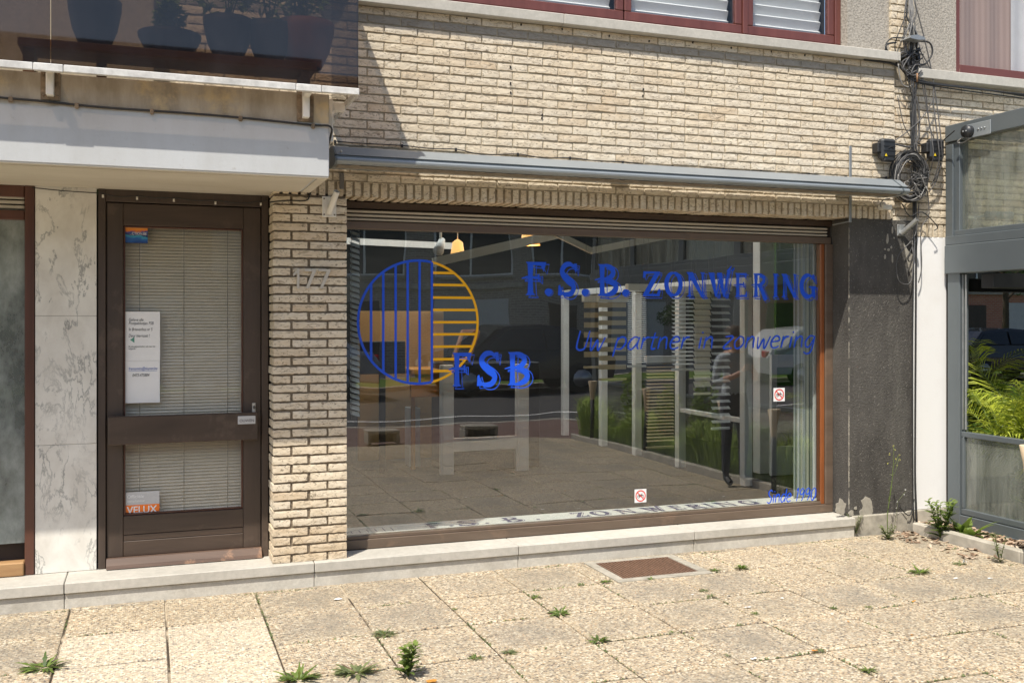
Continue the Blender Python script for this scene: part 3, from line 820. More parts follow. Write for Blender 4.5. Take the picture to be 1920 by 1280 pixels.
def G_(ch):                                  # decorative shaded roman capitals in a unit box
    if ch == 'F': return [stem(.34, .22), ('p', [(.3, 1), (1.0, 1.0), (.90, .70), (.78, .88), (.3, .91)]), ('s', [(-.02, .50), (.2, .54), (.5, .53), (.66, .52)], [.03, .08, .08, .08]), ('p', [(.62, .62), (.72, .64), (.72, .40), (.66, .44)])]
    if ch == 'S': 
        pts = catmull([(.90, .93), (.80, .90), (.62, .98), (.36, .94), (.20, .76), (.34, .58), (.62, .44), (.80, .26), (.66, .07), (.38, .03), (.18, .10), (.06, .30)], 4); n = len(pts)
        return [('s', pts, [.05+.19*math.sin(math.pi*i/(n-1))**1.3 for i in range(n)]), ('p', [(.80, 1.0), (.96, 1.0), (.90, .68), (.84, .84)]), ('p', [(0, 0), (.22, .0), (.10, .34), (.02, .30)])]
    if ch == 'B':
        a = arc(.34, .75, .46, .22, 90, -90, 12); b = arc(.34, .27, .58, .25, 90, -90, 12)
        return [stem(.30, .21), ('s', a, swell(13, .06, .21)), ('s', b, swell(13, .06, .23)), ('s', [(-.02, .50), (.2, .54), (.5, .52)], [.03, .06, .06])]
    if ch == 'Z': return [('p', [(.06, 1), (.97, 1), (.97, .93), (.22, .90), (.10, .72), (.04, .74)]), ('p', [(.68, .93), (.96, .93), (.34, .08), (.04, .08)]), ('p', [(.04, 0), (.96, 0), (.99, .30), (.90, .30), (.80, .10), (.04, .09)])]
    if ch == 'O':
        pts = arc(.5, .5, .40, .455, 90, 450, 28); return [('s', pts, [.08+.17*abs(math.sin(math.pi*2*i/28)) for i in range(29)])]
    if ch == 'N': return [stem(.17, .09, .11), ('p', [(.02, 1), (.34, 1), (.90, .0), (.78, -.03)]), stem(.84, .09, .10)]
    if ch == 'W': return [('p', [(0, 1), (.26, 1), (.38, .0), (.30, .0)]), ('p', [(.30, 0), (.38, 0), (.58, .94), (.50, .94)]), ('p', [(.38, 1), (.60, 1), (.74, .0), (.66, .0)]), ('p', [(.66, 0), (.74, 0), (.99, 1.28), (.94, 1.16), (.84, 1.12)]), ('p', [(.80, 1.08), (1.02, 1.30), (1.04, 1.26), (.92, 1.04)])]
    if ch == 'E': return [stem(.28, .24), ('p', [(.2, 1), (.95, 1), (.90, .72), (.78, .90), (.3, .92)]), ('p', [(.2, 0), (.98, 0), (.95, .30), (.82, .10), (.3, .08)]), ('s', [(-.02, .50), (.3, .53), (.68, .52)], [.03, .07, .07]), ('p', [(.66, .62), (.75, .64), (.75, .40), (.70, .42)])]
    if ch == 'R': return [stem(.28, .21), ('s', arc(.34, .74, .46, .225, 90, -90, 12), swell(13, .06, .20)), ('p', [(.38, .54), (.60, .56), (1.05, -.08), (.80, -.16)]), ('s', [(-.02, .50), (.2, .54), (.5, .52)], [.03, .06, .06])]
    if ch == 'I': return [stem(.5, .42, .26)]
    if ch == 'G':
        pts = arc(.52, .5, .43, .46, 45, 330, 20); return [('s', pts, [.06+.20*math.sin(math.pi*i/20) for i in range(21)]), ('p', [(.78, .98), (.90, 1.0), (.94, .66), (.88, .66)]), ('p', [(.74, .05), (.96, -.02), (.96, .44), (.74, .44)]), ('s', [(.56, .46), (1.02, .46)], .06)]
    if ch == '.': return [('p', arc(.5, .5, .5, .5, 0, 345, 14))]
    return []
def put(mb, shapes, f, y0, dy=.00012, outline=None, mi=0, ow=.035, layer=[0]):
    """f maps glyph (u,v) to world (x,z) in the glass plane"""
    def poly(P, y):
        vs = [(*f(u, v), 0) for u, v in P]; mb.add([(a, y, b) for a, b, _ in vs], [tuple(range(len(vs)))], mi)
    def ribbon(L, Rr, y):
        n = len(L); vs = [f(*p) for p in L] + [f(*p) for p in Rr]
        mb.add([(a, y, b) for a, b in vs], [(i, i+1, n+i+1, n+i) for i in range(n-1)], mi)
    for sh in shapes:
        layer[0] = (layer[0]+1) % 9; y = y0 - layer[0]*dy
        if sh[0] == 'p': poly(sh[1], y); outl = sh[1] + [sh[1][0]]; outs = [outl]
        else:
            L, Rr = strip(sh[1], sh[2]); ribbon(L, Rr, y); outs = [L, Rr]
        if outline:
            for o_ in outs:
                sft = [(u+outline[0], v+outline[1]) for u, v in o_]
                L, Rr = strip(sft, ow); ribbon(L, Rr, y0+.0002+layer[0]*dy)
LY_ = GY - .0022
def glyph_box(ch, xa, xb, z0, z1, mb, outline=(.13, -.07), ow=.03):
    w = xb-xa; h = z1-z0
    put(mb, G_(ch), lambda u, v: (xa+w*u, z0+h*v), LY_, outline=outline, ow=ow)
mb = MB(); zb = 1.791
X_ = lambda px: at(px, 600, GY).x
for ch, a, b, h in (('F', 979, 1024, .228), ('S', 1046, 1083, .222), ('B', 1116, 1158, .222), ('Z', 1204, 1238, .178), ('O', 1246, 1279, .178), ('N', 1286, 1323, .178), ('W', 1328, 1370, .178), ('E', 1376, 1401, .178), ('R', 1409, 1438, .178), ('I', 1447, 1460, .178), ('N', 1464, 1495, .178), ('G', 1500, 1529, .178)):
    mb = MB(); glyph_box(ch, X_(a), X_(b), zb, zb+h, mb); mb.build('letter', M['blue_vinyl'], win, fix=False)
for a, b in ((1021, 1035), (1090, 1104), (1166, 1179)):
    mb = MB(); glyph_box('.', X_(a), X_(b), zb-.002, zb+.048, mb, ow=.09); mb.build('full_stop', M['blue_vinyl'], win, fix=False)
mb = MB(); zf0 = at(870, 724, GY).z; zf1 = at(870, 661, GY).z
for ch, a, b in (('F', 842, 884), ('S', 894, 936), ('B', 947, 992)): mb = MB(); glyph_box(ch, X_(a), X_(b), zf0, zf1, mb); mb.build('letter', M['blue_vinyl'], win, fix=False)
mb = MB()
# logo circle: blue half with upright bars, yellow half with level bars
def circ_pts(a0, a1, r, cx, cz, n=48): return [(cx+r*math.cos(R(a0+(a1-a0)*i/n)), cz+r*math.sin(R(a0+(a1-a0)*i/n))) for i in range(n+1)]
ccx, ccz, cr_ = 1.665, 1.607, .405
ang = math.degrees(math.acos((1.7505-ccx)/cr_))
idf = lambda u, v: (u, v)
put(mb, [('s', circ_pts(ang, 360-ang, cr_, ccx, ccz), .016)], idf, LY_+.0004)
for px in (695.7, 718.5, 741.7, 764.3, 786.6, 809.6):
    x = at(px, 600, GY).x; h = math.sqrt(max(0, cr_**2-(x-ccx)**2))
    put(mb, [('p', [(x-.008, ccz-h), (x+.008, ccz-h), (x+.008, ccz+h), (x-.008, ccz+h)])], idf, LY_)
logo = mb.build('logo_blue', M['blue_vinyl'], win, fix=False)
mb = MB(); put(mb, [('s', circ_pts(-ang, ang, cr_, ccx, ccz), .016)], idf, LY_+.0016)
for py in (512, 534.4, 558, 581, 604, 626.5, 649.5, 673, 694.8):
    z = at(850, py, GY).z; h = math.sqrt(max(0, cr_**2-(z-ccz)**2))
    put(mb, [('p', [(1.759, z-.0085), (ccx+h, z-.0085), (ccx+h, z+.0085), (1.759, z+.0085)])], idf, LY_+.0016)
mb.build('logo_yellow', M['yellow_vinyl'], win, fix=False)
# slim handwriting, single strokes: glyph -> (advance, strokes)
HW = {
 'U': (.80, [[(.12, 1.45), (.08, .35), (.18, .05), (.40, 0), (.60, .25), (.68, 1.45)]]),
 'w': (.95, [[(.05, .9), (.12, .1), (.22, .02), (.45, .75), (.55, .05), (.66, .05), (.88, .95)]]),
 'p': (.80, [[(.15, .95), (.05, -.55)], [(.14, .7), (.35, .95), (.62, .85), (.66, .45), (.45, .05), (.12, .08)]]),
 'a': (.80, [[(.66, .85), (.35, .95), (.08, .5), (.12, .08), (.36, .05), (.64, .6)], [(.68, .95), (.60, .3), (.72, 0)]]),
 'r': (.55, [[(.12, .95), (.08, 0)], [(.10, .55), (.28, .88), (.50, .92)]]),
 't': (.50, [[(.24, 1.30), (.16, .15), (.28, 0), (.42, .08)], [(.0, .90), (.46, .93)]]),
 'n': (.75, [[(.12, .95), (.08, 0)], [(.10, .55), (.32, .90), (.52, .85), (.56, .4), (.60, 0)]]),
 'e': (.72, [[(.08, .48), (.58, .60), (.50, .92), (.25, .92), (.06, .5), (.14, .08), (.38, 0), (.62, .14)]]),
 'i': (.34, [[(.14, .92), (.12, 0)], [(.17, 1.22), (.20, 1.32)]]),
 'z': (.70, [[(.08, .92), (.60, .92), (.05, .04), (.62, .02)]]),
 'o': (.76, [[(.35, .95), (.08, .55), (.14, .08), (.38, .0), (.64, .35), (.56, .85), (.33, .95)]]),
 'g': (.78, [[(.64, .88), (.32, .95), (.08, .5), (.16, .08), (.40, .10), (.64, .8)], [(.66, .95), (.58, -.25), (.30, -.52), (.05, -.35)]]),
 'S': (.75, [[(.66, 1.25), (.42, 1.45), (.16, 1.20), (.26, .85), (.58, .55), (.52, .12), (.25, 0), (.02, .16)]]),
 'd': (.80, [[(.60, .80), (.32, .92), (.06, .45), (.16, .04), (.42, .08), (.62, .5)], [(.72, 1.5), (.60, 0)]]),
 '1': (.45, [[(.08, 1.15), (.26, 1.45), (.18, 0)]]),
 '9': (.80, [[(.64, 1.15), (.38, 1.42), (.10, 1.05), (.24, .72), (.52, .82), (.68, 1.25), (.60, .5), (.40, 0)]]),
 '8': (.74, [[(.36, .75), (.12, 1.1), (.36, 1.42), (.60, 1.1), (.36, .75), (.08, .35), (.34, 0), (.62, .35), (.36, .75)]]),
 '0': (.80, [[(.40, 1.42), (.10, .9), (.16, .15), (.40, 0), (.68, .5), (.64, 1.2), (.38, 1.42)]]),
 ' ': (.55, [])}
def handwrite(text, xa, xb, z0, xh, w, slant=.22, y=LY_, mat=0):
    tot = sum(HW[c][0] for c in text); sc = (xb-xa)/tot; u = 0
    for c in text:
        adv, strokes = HW[c]; mb = MB()
        for stk in strokes:
            pts = catmull(stk, 4); n = len(pts)
            P = [(xa+(u+p[0])*sc + p[1]*xh*slant, z0+p[1]*xh) for p in pts]
            put(mb, [('s', P, [w*(.75+.35*math.sin(math.pi*i/(n-1))) for i in range(n)])], idf, y, mi=mat)
        u += adv
        if strokes: mb.build('letter', M['blue_vinyl'], win, fix=False)
handwrite('Uw partner in zonwering', X_(1077), X_(1527), 1.412, .092, .0125)
handwrite('Sinde 1990', X_(1437), X_(1529), at(1490, 939, GY).z, .066, .0085, .14)

# banner lying on the inner sill, same words
ban = empty('banner', (2.8, .35, .228), 'long white strip of lettering lying on the inner sill behind the big window', 'banner')
mb = MB(); bx1 = at(1476, 946, .27).x
mb.box(WX0+.02, bx1, .25, .475, .2285, .2315, 0); mb.build('strip', M['paper'], ban)
mb = MB()
fy = lambda a, b: (lambda u, v: (a+(b-a)*u, .285+.155*v))
def put_flat(shapes, f, z0, outline=None):
    sub = MB(); put(sub, shapes, f, 0, outline=outline, ow=.04)
    mb.add([(x, zz_, z0 - y) for x, y, zz_ in sub.v], sub.f, 0)
def XB(px, py=980): return ground(px, 965, .23).x
for ch, a, b in (('F', 795, 826), ('S', 856, 894), ('B', 940, 976), ('Z', 1073, 1100), ('O', 1108, 1140), ('N', 1155, 1190), ('W', 1206, 1244), ('E', 1256, 1280), ('R', 1288, 1316), ('I', 1322, 1334), ('N', 1342, 1376), ('G', 1388, 1416)):
    xa, xb = at(a, 970, .36).x, at(b, 970, .36).x
    put_flat(G_(ch), fy(xa, xb), .2325, (.07, -.05))
for px in (838, 905, 1000):
    xa = at(px, 970, .36).x; put_flat(G_('.'), (lambda u, v: (xa+.03*u, .29+.03*v)), .2325)
for i in range(6):
    x = WX0+.09+i*.055; hh_ = .035+.02*i
    put_flat([('s', [(x, .29), (x, .31+.085*math.sqrt(min(1, (i+.7)/4)))], .006)], idf, .2325)
put_flat([('s', arc(WX0+.36, .30, .30, .125, 95, 178, 16), .006)], idf, .2327)
mb.build('print', M['navy_ink'], ban, fix=False)

# ------------------------------------------------------------------ small texts with the built-in font
def text(body, size, loc, mat, parent=None, name='print', rot=(R(90), 0, 0), ext=.0004, shear=0, bold=0, alignx='LEFT', sx=1):
    cu = bpy.data.curves.new(name, 'FONT'); cu.body = body; cu.size = size; cu.extrude = ext; cu.shear = shear; cu.offset = bold
    cu.align_x = alignx
    ob = bpy.data.objects.new(name, cu); scene.collection.objects.link(ob)
    dg = bpy.context.evaluated_depsgraph_get(); me = bpy.data.meshes.new_from_object(ob.evaluated_get(dg))
    bpy.data.objects.remove(ob)
    from mathutils import Euler
    me.transform(Matrix.Translation(loc) @ Euler(rot).to_matrix().to_4x4() @ Matrix.Diagonal((sx, 1, 1, 1)))
    me.materials.clear(); me.materials.append(mat)
    return link(name, me, parent)
NY = LY+.030
def textat(body, px, py, px2, mat, parent, Y, **kw):
    a = at(px, py, Y); b = at(px2, py, Y)
    o = text(body, 1, (0, 0, 0), mat, None, 'tmp', ext=0, shear=kw.get('shear', 0)); w = max(v.co.x for v in o.data.vertices); bpy.data.objects.remove(o)
    return text(body, kw.get('size', (b.x-a.x)/w), (a.x, Y, a.z), mat, parent, kw.get('name', 'print'), ext=.0003, shear=kw.get('shear', 0), bold=kw.get('bold', 0), sx=(b.x-a.x)/w/kw.get('size', (b.x-a.x)/w))
ns = empty('paper_notice', (-.05, NY, 1.1), 'white printed paper notice taped low inside the door glass', 'notice')
a = at(232, 584, NY); b = at(300, 754, NY); NPY = LY+.029
mid = at(266, 676, NY).z
mb = MB(); mb.box(gx0+.003, b.x, NPY, NPY+.0015, mid+.0005, a.z); mb.build('sheet', M['paper'], ns)
mb = MB(); mb.box(gx0+.003, b.x-.001, NPY+.0004, NPY+.0015, b.z, mid-.0005); mb.build('sheet', M['paper'], ns)
TY = NPY-.0006
textat('Gelieve alle', 241, 602, 269, M['ink'], ns, TY, size=.026, shear=.2)
textat('Postpakketjes FSB', 241, 608.5, 288, M['ink'], ns, TY, size=.026, shear=.2)
textat('In Brievenbus nr 5', 241, 620, 286, M['ink'], ns, TY, size=.026, shear=.2)
textat('Deur hiernaast !', 241, 632, 281, M['ink'], ns, TY, size=.026, shear=.2)
textat('Bij afwezigheid bellen, aub naar het', 241, 651, 291, M['ink'], ns, TY, size=.014)
textat('volgende', 241, 655, 254, M['ink'], ns, TY, size=.014)
textat('franssmits@skynet.be', 241, 693.5, 295, M['link_blue'], ns, TY, size=.024, shear=.2)
textat('0473-475804', 248, 706, 280, M['ink'], ns, TY, size=.026, shear=.2)
mb = MB(); p = at(248, 637, TY); mb.prism_y([(p.x-.012, p.z), (p.x+.012, p.z+.018), (p.x+.012, p.z-.018)], TY-.0002, TY+.0004); mb.build('arrow', M['arrow_green'], ns)
mb = MB(); p = at(241, 695.5, TY); q = at(295, 695.5, TY); mb.box(p.x, q.x, TY, TY+.0005, p.z-.001, p.z+.0006); mb.build('print', M['link_blue'], ns)
textat('OUWEN', 449, 791, 476, M['ink'], plate, .1595, size=.024)
vs_ = empty('velux_sticker', (-.05, NPY, .45), 'white and orange skylight brand sticker at the bottom of the door glass', 'sticker')
vs_.name = 'brand_sticker'
a = at(232, 923, NPY); b = at(299, 943.5, NPY); c = at(299, 966, NPY)
mb = MB(); mb.box(gx0+.014, b.x, NPY, NPY+.001, b.z+.0004, a.z, 0, .0); mb.build('upper_field', M['silver_sign'], vs_)
mb = MB(); mb.box(gx0+.014, b.x, NPY, NPY+.001, max(c.z, gz0+.014), b.z); mb.build('lower_field', M['orange_sign'], vs_)
textat('VELUX', 238, 963, 294, M['paper'], vs_, TY, size=.062, bold=.0009)
textat('Officiële', 238, 934, 270, M['paper'], vs_, TY, size=.028)
textat('installateur', 238, 941.5, 272, M['blind_white'], vs_, TY, size=.02)
fs_ = empty('promo_sticker', (-.1, NPY, 2.1), 'small blue and orange printed sticker in the top corner of the door glass', 'sticker')
a = at(233, 426, NPY); b = at(277, 456, NPY)
mb = MB(); mb.box(a.x, b.x, NPY, NPY+.001, b.z, a.z)
k = NT('promo_print', .5); sxz = k.n.new('ShaderNodeSeparateXYZ'); geo = k.n.new('ShaderNodeNewGeometry'); k.l.new(geo.outputs['Position'], sxz.inputs[0])
hgt = k.math('DIVIDE', k.math('SUBTRACT', sxz.outputs[2], b.z), a.z-b.z)
u_ = k.math('ADD', hgt, k.math('MULTIPLY', k.math('SUBTRACT', k.noise(14, 3), .5), .9))
k.col(k.ramp(u_, [(.0, (.01, .05, .22)), (.25, (.02, .12, .40)), (.42, (.05, .35, .50)), (.5, (.02, .03, .14)), (.68, (.05, .08, .30)), (.8, (.75, .20, .02)), (.95, (.80, .30, .05))])); M['promo'] = k.m
mb.build('card', M['promo'], fs_)
textat('...CTION.BE', 243, 440, 275, M['paper'], fs_, TY, size=.022)
# house number
hn = empty('house_number', (.88, -.006, 1.85), 'brushed metal house number 177 mounted on the brick pillar', 'house number')
for ch, px0, px1 in (('1', 551, 561), ('7', 571, 592), ('7', 597, 619)):
    a = at(px0, 541, -.01); b = at(px1, 505, -.01); w = b.x-a.x; h = b.z-a.z; t_ = .014
    mb = MB()
    if ch == '1':
        mb.prism_y([(b.x-t_, a.z), (b.x, a.z), (b.x, b.z+.004), (b.x-t_*.6, b.z+.006), (a.x-.006, b.z-.03), (a.x-.002, b.z-.042), (b.x-t_, b.z-.024)], -.022, -.003)
    else:
        mb.prism_y([(a.x, b.z), (b.x, b.z), (b.x, b.z-t_*.8), (a.x+t_+.010, a.z), (a.x+.006, a.z), (b.x-t_*1.6, b.z-t_), (a.x, b.z-t_)], -.022, -.003)
    mb.build('digit', M['brushed'], hn)
# no-bicycle stickers
def nobike(px, py, wpx, hpx, label):
    e = empty('sign_sticker', at(px, py, LY_), label, 'sticker')
    p = at(px, py, LY_); w = wpx*.00385/2; h = hpx*.00385/2
    w = (at(px+wpx/2, py, LY_).x-at(px-wpx/2, py, LY_).x)/2; h = (at(px, py-hpx/2, LY_).z-at(px, py+hpx/2, LY_).z)/2
    mb = MB(); mb.box(p.x-w, p.x+w, LY_+.0005, LY_+.0012, p.z-h, p.z+h); mb.build('backing', M['paper'], e)
    mb = MB(); r = w*.86; y = LY_-.0006
    put(mb, [('s', circ_pts(0, 360, r*.92, p.x, p.z, 30), r*.17)], idf, y)
    put(mb, [('s', [(p.x-r*.62, p.z+r*.62), (p.x+r*.62, p.z-r*.62)], r*.15)], idf, y); mb.build('prohibition_ring', M['red_sign'], e, fix=False)
    mb = MB(); y = LY_-.0001
    for s_ in (-1, 1): put(mb, [('s', circ_pts(0, 360, r*.24, p.x+s_*r*.40, p.z-r*.12, 16), r*.07)], idf, y)
    for q in (((-.4, -.12), (-.15, .22)), ((-.15, .22), (.25, .22)), ((-.05, -.12), (.25, .22)), ((-.05, -.12), (-.18, .28)), ((.40, -.12), (.22, .36)), ((.22, .36), (.34, .40)), ((-.4, -.12), (-.05, -.12))):
        put(mb, [('s', [(p.x+q[0][0]*r, p.z+q[0][1]*r), (p.x+q[1][0]*r, p.z+q[1][1]*r)], r*.07)], idf, y)
    mb.build('bicycle_symbol', M['ink'], e, fix=False)
nobike(1461, 739.5, 21, 25, 'small no-bicycles sticker high on the window near the right frame')
nobike(1201, 929, 22, 25, 'small no-bicycles sticker low on the window above the inner banner')

# ------------------------------------------------------------------ upper window, sill and render panel
sz0, sz1 = ZT+20*PI_-.005, ZT+20*PI_+.062
sj = at(1058, 30, -.06).x
for a, b in ((.95, sj-.001), (sj+.001, 5.36)):
    mb = MB(); mb.box(a, b, -.062, .14, sz0, sz1, 0, .004); mb.build('window_sill', M['stone'], shop)
UX1 = at(1577, 50, .10).x
uw = empty('upper_window', (0, 0, 0)); uw.parent = shop; uw.location = (0, .1, 3.65)
UY = .10; UZ0 = sz1+.001
mull = [at(1172, 20, UY).x, at(1398, 50, UY).x]
mb = MB(); mb.box(1.33, UX1, UY, UY+.07, UZ0, UZ0+.055, 0, .004)
mb.build('frame', M['oxblood'], uw)
mb = MB(); mb.box(UX1-.05, UX1, UY+.001, UY+.07, UZ0+.056, 5.0, 0, .004); mb.box(1.33, 1.38, UY+.001, UY+.07, UZ0+.056, 5.0, 0, .004)
mb.box(mull[1]-.02, mull[1]+.02, UY-.004, UY+.07, UZ0+.056, 5.0, 0, .004)
mb.build('frame', M['oxblood_v'], uw)
edges = [1.38, at(1172, 20, UY).x, mull[1], UX1-.05]
for a, b in ((1.38, mull[0]-.004), (mull[0]+.004, mull[1]-.022), (mull[1]+.022, UX1-.052)):
    mb = MB(); mb.box(a, b, UY+.012, UY+.06, UZ0+.057, UZ0+.125, 0, .006); mb.box(a, a+.055, UY+.0125, UY+.06, UZ0+.126, 5.0, 0, .006); mb.box(b-.055, b, UY+.0125, UY+.06, UZ0+.126, 5.0, 0, .006)
    sash = mb.build('sash', M['oxblood_v'], uw)
    mb = MB(); mb.box(a+.055, b-.055, UY+.03, UY+.036, UZ0+.125, 5.0); mb.build('pane', M['dim_glass'], sash)
    mb = MB(); z = UZ0+.10
    while z < 4.95:
        mb.add([(a+.07, UY+.11, z), (b-.07, UY+.11, z), (b-.07, UY+.085, z+.06), (a+.07, UY+.085, z+.06), (b-.07, UY+.11, z+.075), (a+.07, UY+.11, z+.075)], [(0, 1, 2, 3), (3, 2, 4, 5)]); z += .0751
    mb.build('shade', M['shade_white'], sash, fix=False)
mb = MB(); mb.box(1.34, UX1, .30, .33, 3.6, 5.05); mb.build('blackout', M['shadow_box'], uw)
mb = MB(); px_a = UX1+.002; px_b = at(1672, 30, .0).x
mb.box(px_a, px_b, .03, .25, sz1+.002, 5.05); mb.build('render_panel', M['rough_render'], shop)
mb = MB(); mb.box(UX1+.001, UX1+.03, .05, .2, sz1+.001, 5.04, 0, .002)
# --- brick strip above, beside the cables
mb = MB()
strip_x0, strip_x1 = px_b, at(1714, 40, 0).x
courses(mb, px_b+.001, strip_x1, sz1+.004, 26, PI_, .2, .004, .10)
mb.box(px_b+.001, strip_x1-.001, .014, .24, sz1, 5.05, 1)
mb.build('corner_brickwork', [M['brick'], M['mortar']], shop)

# ------------------------------------------------------------------ balcony
bal = empty('balcony', (0, 0, 0)); bal.parent = shop; bal.location = (-3-1, -.68, 2.4)
BX, BYF = .924, -.68
mb = MB(); mb.box(-3.2, BX, BYF, .009, 2.404, 2.855, 0, .004); slab = mb.build('slab', M['fascia'], bal)
mb = MB(); mb.box(-3.2, BX-.075, BYF+.075, .24, 2.398, 2.4035, 0); mb.box(-3.2, BX-.004, BYF+.004, BYF+.055, 2.3985, 2.4035, 0); mb.box(BX-.055, BX-.004, BYF+.055, -.002, 2.3985, 2.4035, 0)
mb.build('soffit', M['soffit'], slab)
mb = MB(); mb.box(-3.2, .34, .009, .30, 2.404, 2.90); mb.build('lintel', M['soffit'], slab)
GYB = -.822; GX = at(672, 100, GYB).x; gb = at(672, 178, GYB).z; gt = 3.89
jx = at(95, 80, GYB).x
for a, b in ((-3.2, jx-.002), (jx+.002, GX-.006)):
    mb = MB(); mb.box(a, b, GYB, GYB+.006, gb+.03, gt); mb.build('railing_panel', M['tinted_glass'], bal)
mb = MB(); mb.box(GX-.006, GX, GYB+.001, -.01, gb+.03, gt); sp_ = mb.build('railing_panel', M['tinted_glass'], bal)
sb = [-3.2, at(62, 110, GYB).x, at(119, 118, GYB).x, at(555, 165, GYB).x, at(603, 170, GYB).x, GX+.006]
for i, (a, b) in enumerate(zip(sb, sb[1:])):
    d = .004 if i in (1, 3) else 0
    mb = MB(); mb.box(a+.001, b-.001, GYB-.006-d*.5, GYB+.018, gb-.002-d*.5, gb+.034, 0, .003); mb.build('bottom_rail', M['rail_white'], bal)
mb = MB(); mb.box(GX-.014, GX+.007, GYB+.02, -.01, gb-.002, gb+.032, 0, .003); mb.build('bottom_rail', M['rail_white'], bal)
mb = MB(); mb.box(-3.2, GX+.008, GYB-.02, GYB+.03, gt, gt+.03, 0, .004); mb.box(GX-.02, GX+.008, GYB+.031, -.01, gt, gt+.03, 0, .004); mb.build('top_rail', M['grey_alu'], bal)
for px, py in ((95, 160), (572, 203), (-400, 150)):
    p = at(px, py, BYF)
    mb = MB(); mb.box(p.x-.045, p.x+.045, BYF-.008, BYF-.0005, p.z-.075, p.z+.070, 0, .002); br = mb.build('bracket', M['rust'], bal)
    mb = MB(); mb.box(p.x-.018, p.x+.018, BYF-.055, BYF-.008, p.z-.06, p.z+.09, 0, .004); mb.box(p.x-.018, p.x+.018, GYB+.02, BYF-.04, p.z+.05, p.z+.09, 0, .004); mb.build('bracket_tube', M['white_metal'], br)
    mb = MB()
    for sx_ in (-1, 1):
        for sz_ in (-1, 1): mb.tube([(p.x+sx_*.032, BYF-.014, p.z+sz_*.055), (p.x+sx_*.032, BYF-.006, p.z+sz_*.055)], .006, 6)
    mb.build('bolt', M['rust'], br)
mb = MB(); mb.box(BX-.0005, BX+.045, -.55, -.46, 2.62, 2.86, 0, .004); mb.box(BX+.02, GX-.015, -.52, -.49, 2.80, 2.85, 0, .003); mb.build('bracket', M['white_metal'], bal)
mb = MB(); mb.box(BX-.0005, BX+.03, -.20, -.11, 2.62, 2.86, 0, .004); mb.box(BX+.02, GX-.015, -.17, -.14, 2.80, 2.85, 0, .003); mb.build('bracket', M['white_metal'], bal)
# far-side storey above (throws the upper shade)
# balcony contents
def leaves(mb, c, rad, n, size, seed, flat=1.0, tone=None):
    r_ = random.Random(seed)
    for _ in range(n):
        while True:
            d = Vector((r_.uniform(-1, 1), r_.uniform(-1, 1), r_.uniform(-1, 1)))
            if .15 < d.length < 1: break
        p = Vector(c) + Vector((d.x*rad[0], d.y*rad[1], d.z*rad[2]))
        a = Vector((r_.uniform(-1, 1), r_.uniform(-1, 1), r_.uniform(-.6, .8))).normalized()
        b = a.cross(Vector((r_.uniform(-1, 1), r_.uniform(-1, 1), r_.uniform(-1, 1)))).normalized()
        L = size*r_.uniform(.6, 1.3); w = L*.38; t = r_.uniform(0, 1) if tone is None else tone
        mb.add([p-a*L/2, p+b*w/2, p+a*L/2, p-b*w/2], [(0, 1, 2, 3)], 0, t)
mb = MB(); mb.box(-.62, .86, -.66, -.40, 2.99, 3.03, 0, .004); mb.box(-.60, -.55, -.62, -.44, 2.856, 2.989); mb.box(.78, .83, -.62, -.44, 2.856, 2.989)
tag(mb.build('plant_bench', M['plank']), 'low wooden plank bench carrying flower pots behind the tinted balcony glass', 'bench')
pots = [(-.27, -.53, .13, .25, 'dark_pot', 'tapered dark flower pot left of the orange post on the balcony bench', .17),
        (.10, -.50, .16, .12, 'dark_pot', 'low wide dark bowl planter on the balcony bench', .08),
        (.40, -.54, .13, .22, 'dark_pot', 'dark square-shouldered pot with bushy green plant on the balcony', .22),
        (.62, -.53, .12, .22, 'dark_pot', 'dark pot with leafy plant just left of the brown round pot', .2),
        (.82, -.50, .16, .25, 'terracotta', 'large round brown pot near the balcony corner', .16),
        (-.95, -.5, .16, .25, 'dark_pot', 'dark flower pot behind the far left balcony glass panel', .2)]
for i, (x, y, r, h, mt, lb, fr) in enumerate(pots):
    z = 3.031 if i not in (5,) else 2.857
    e = empty('flower_pot', (x, y, z), lb, 'flower pot', 'flower pots on the balcony')
    mb = MB(); mb.lathe([(r*.55, 0), (r*.85, h*.4), (r*1.0, h*.8), (r*1.02, h), (r*.92, h), (r*.88, h*.9), (0.001, h*.88)], (x, y, z), 22); mb.build('pot', M[mt], e)
    mb = MB(); leaves(mb, (x, y, z+h+fr*1.1), (fr, fr*.8, fr*1.3), 260, .07, i+5)
    for q in range(5): mb.tube([(x, y, z+h*.85), (x+random.uniform(-.6, .6)*fr, y+random.uniform(-.4, .4)*fr, z+h+fr*1.6)], .004, 5)
    mb.build('foliage', M['weed_leaf'], e, fix=False)
mb = MB(); x = at(186, 30, -.6).x; mb.box(x-.025, x+.025, -.36, -.31, 2.856, 4.4, 0, .003); mb.box(x-.033, x+.033, -.37, -.30, 3.05, 3.07, 0, .003)
tag(mb.build('wooden_post', M['plank']), 'slim orange wooden post standing on the balcony among the pots', 'post')

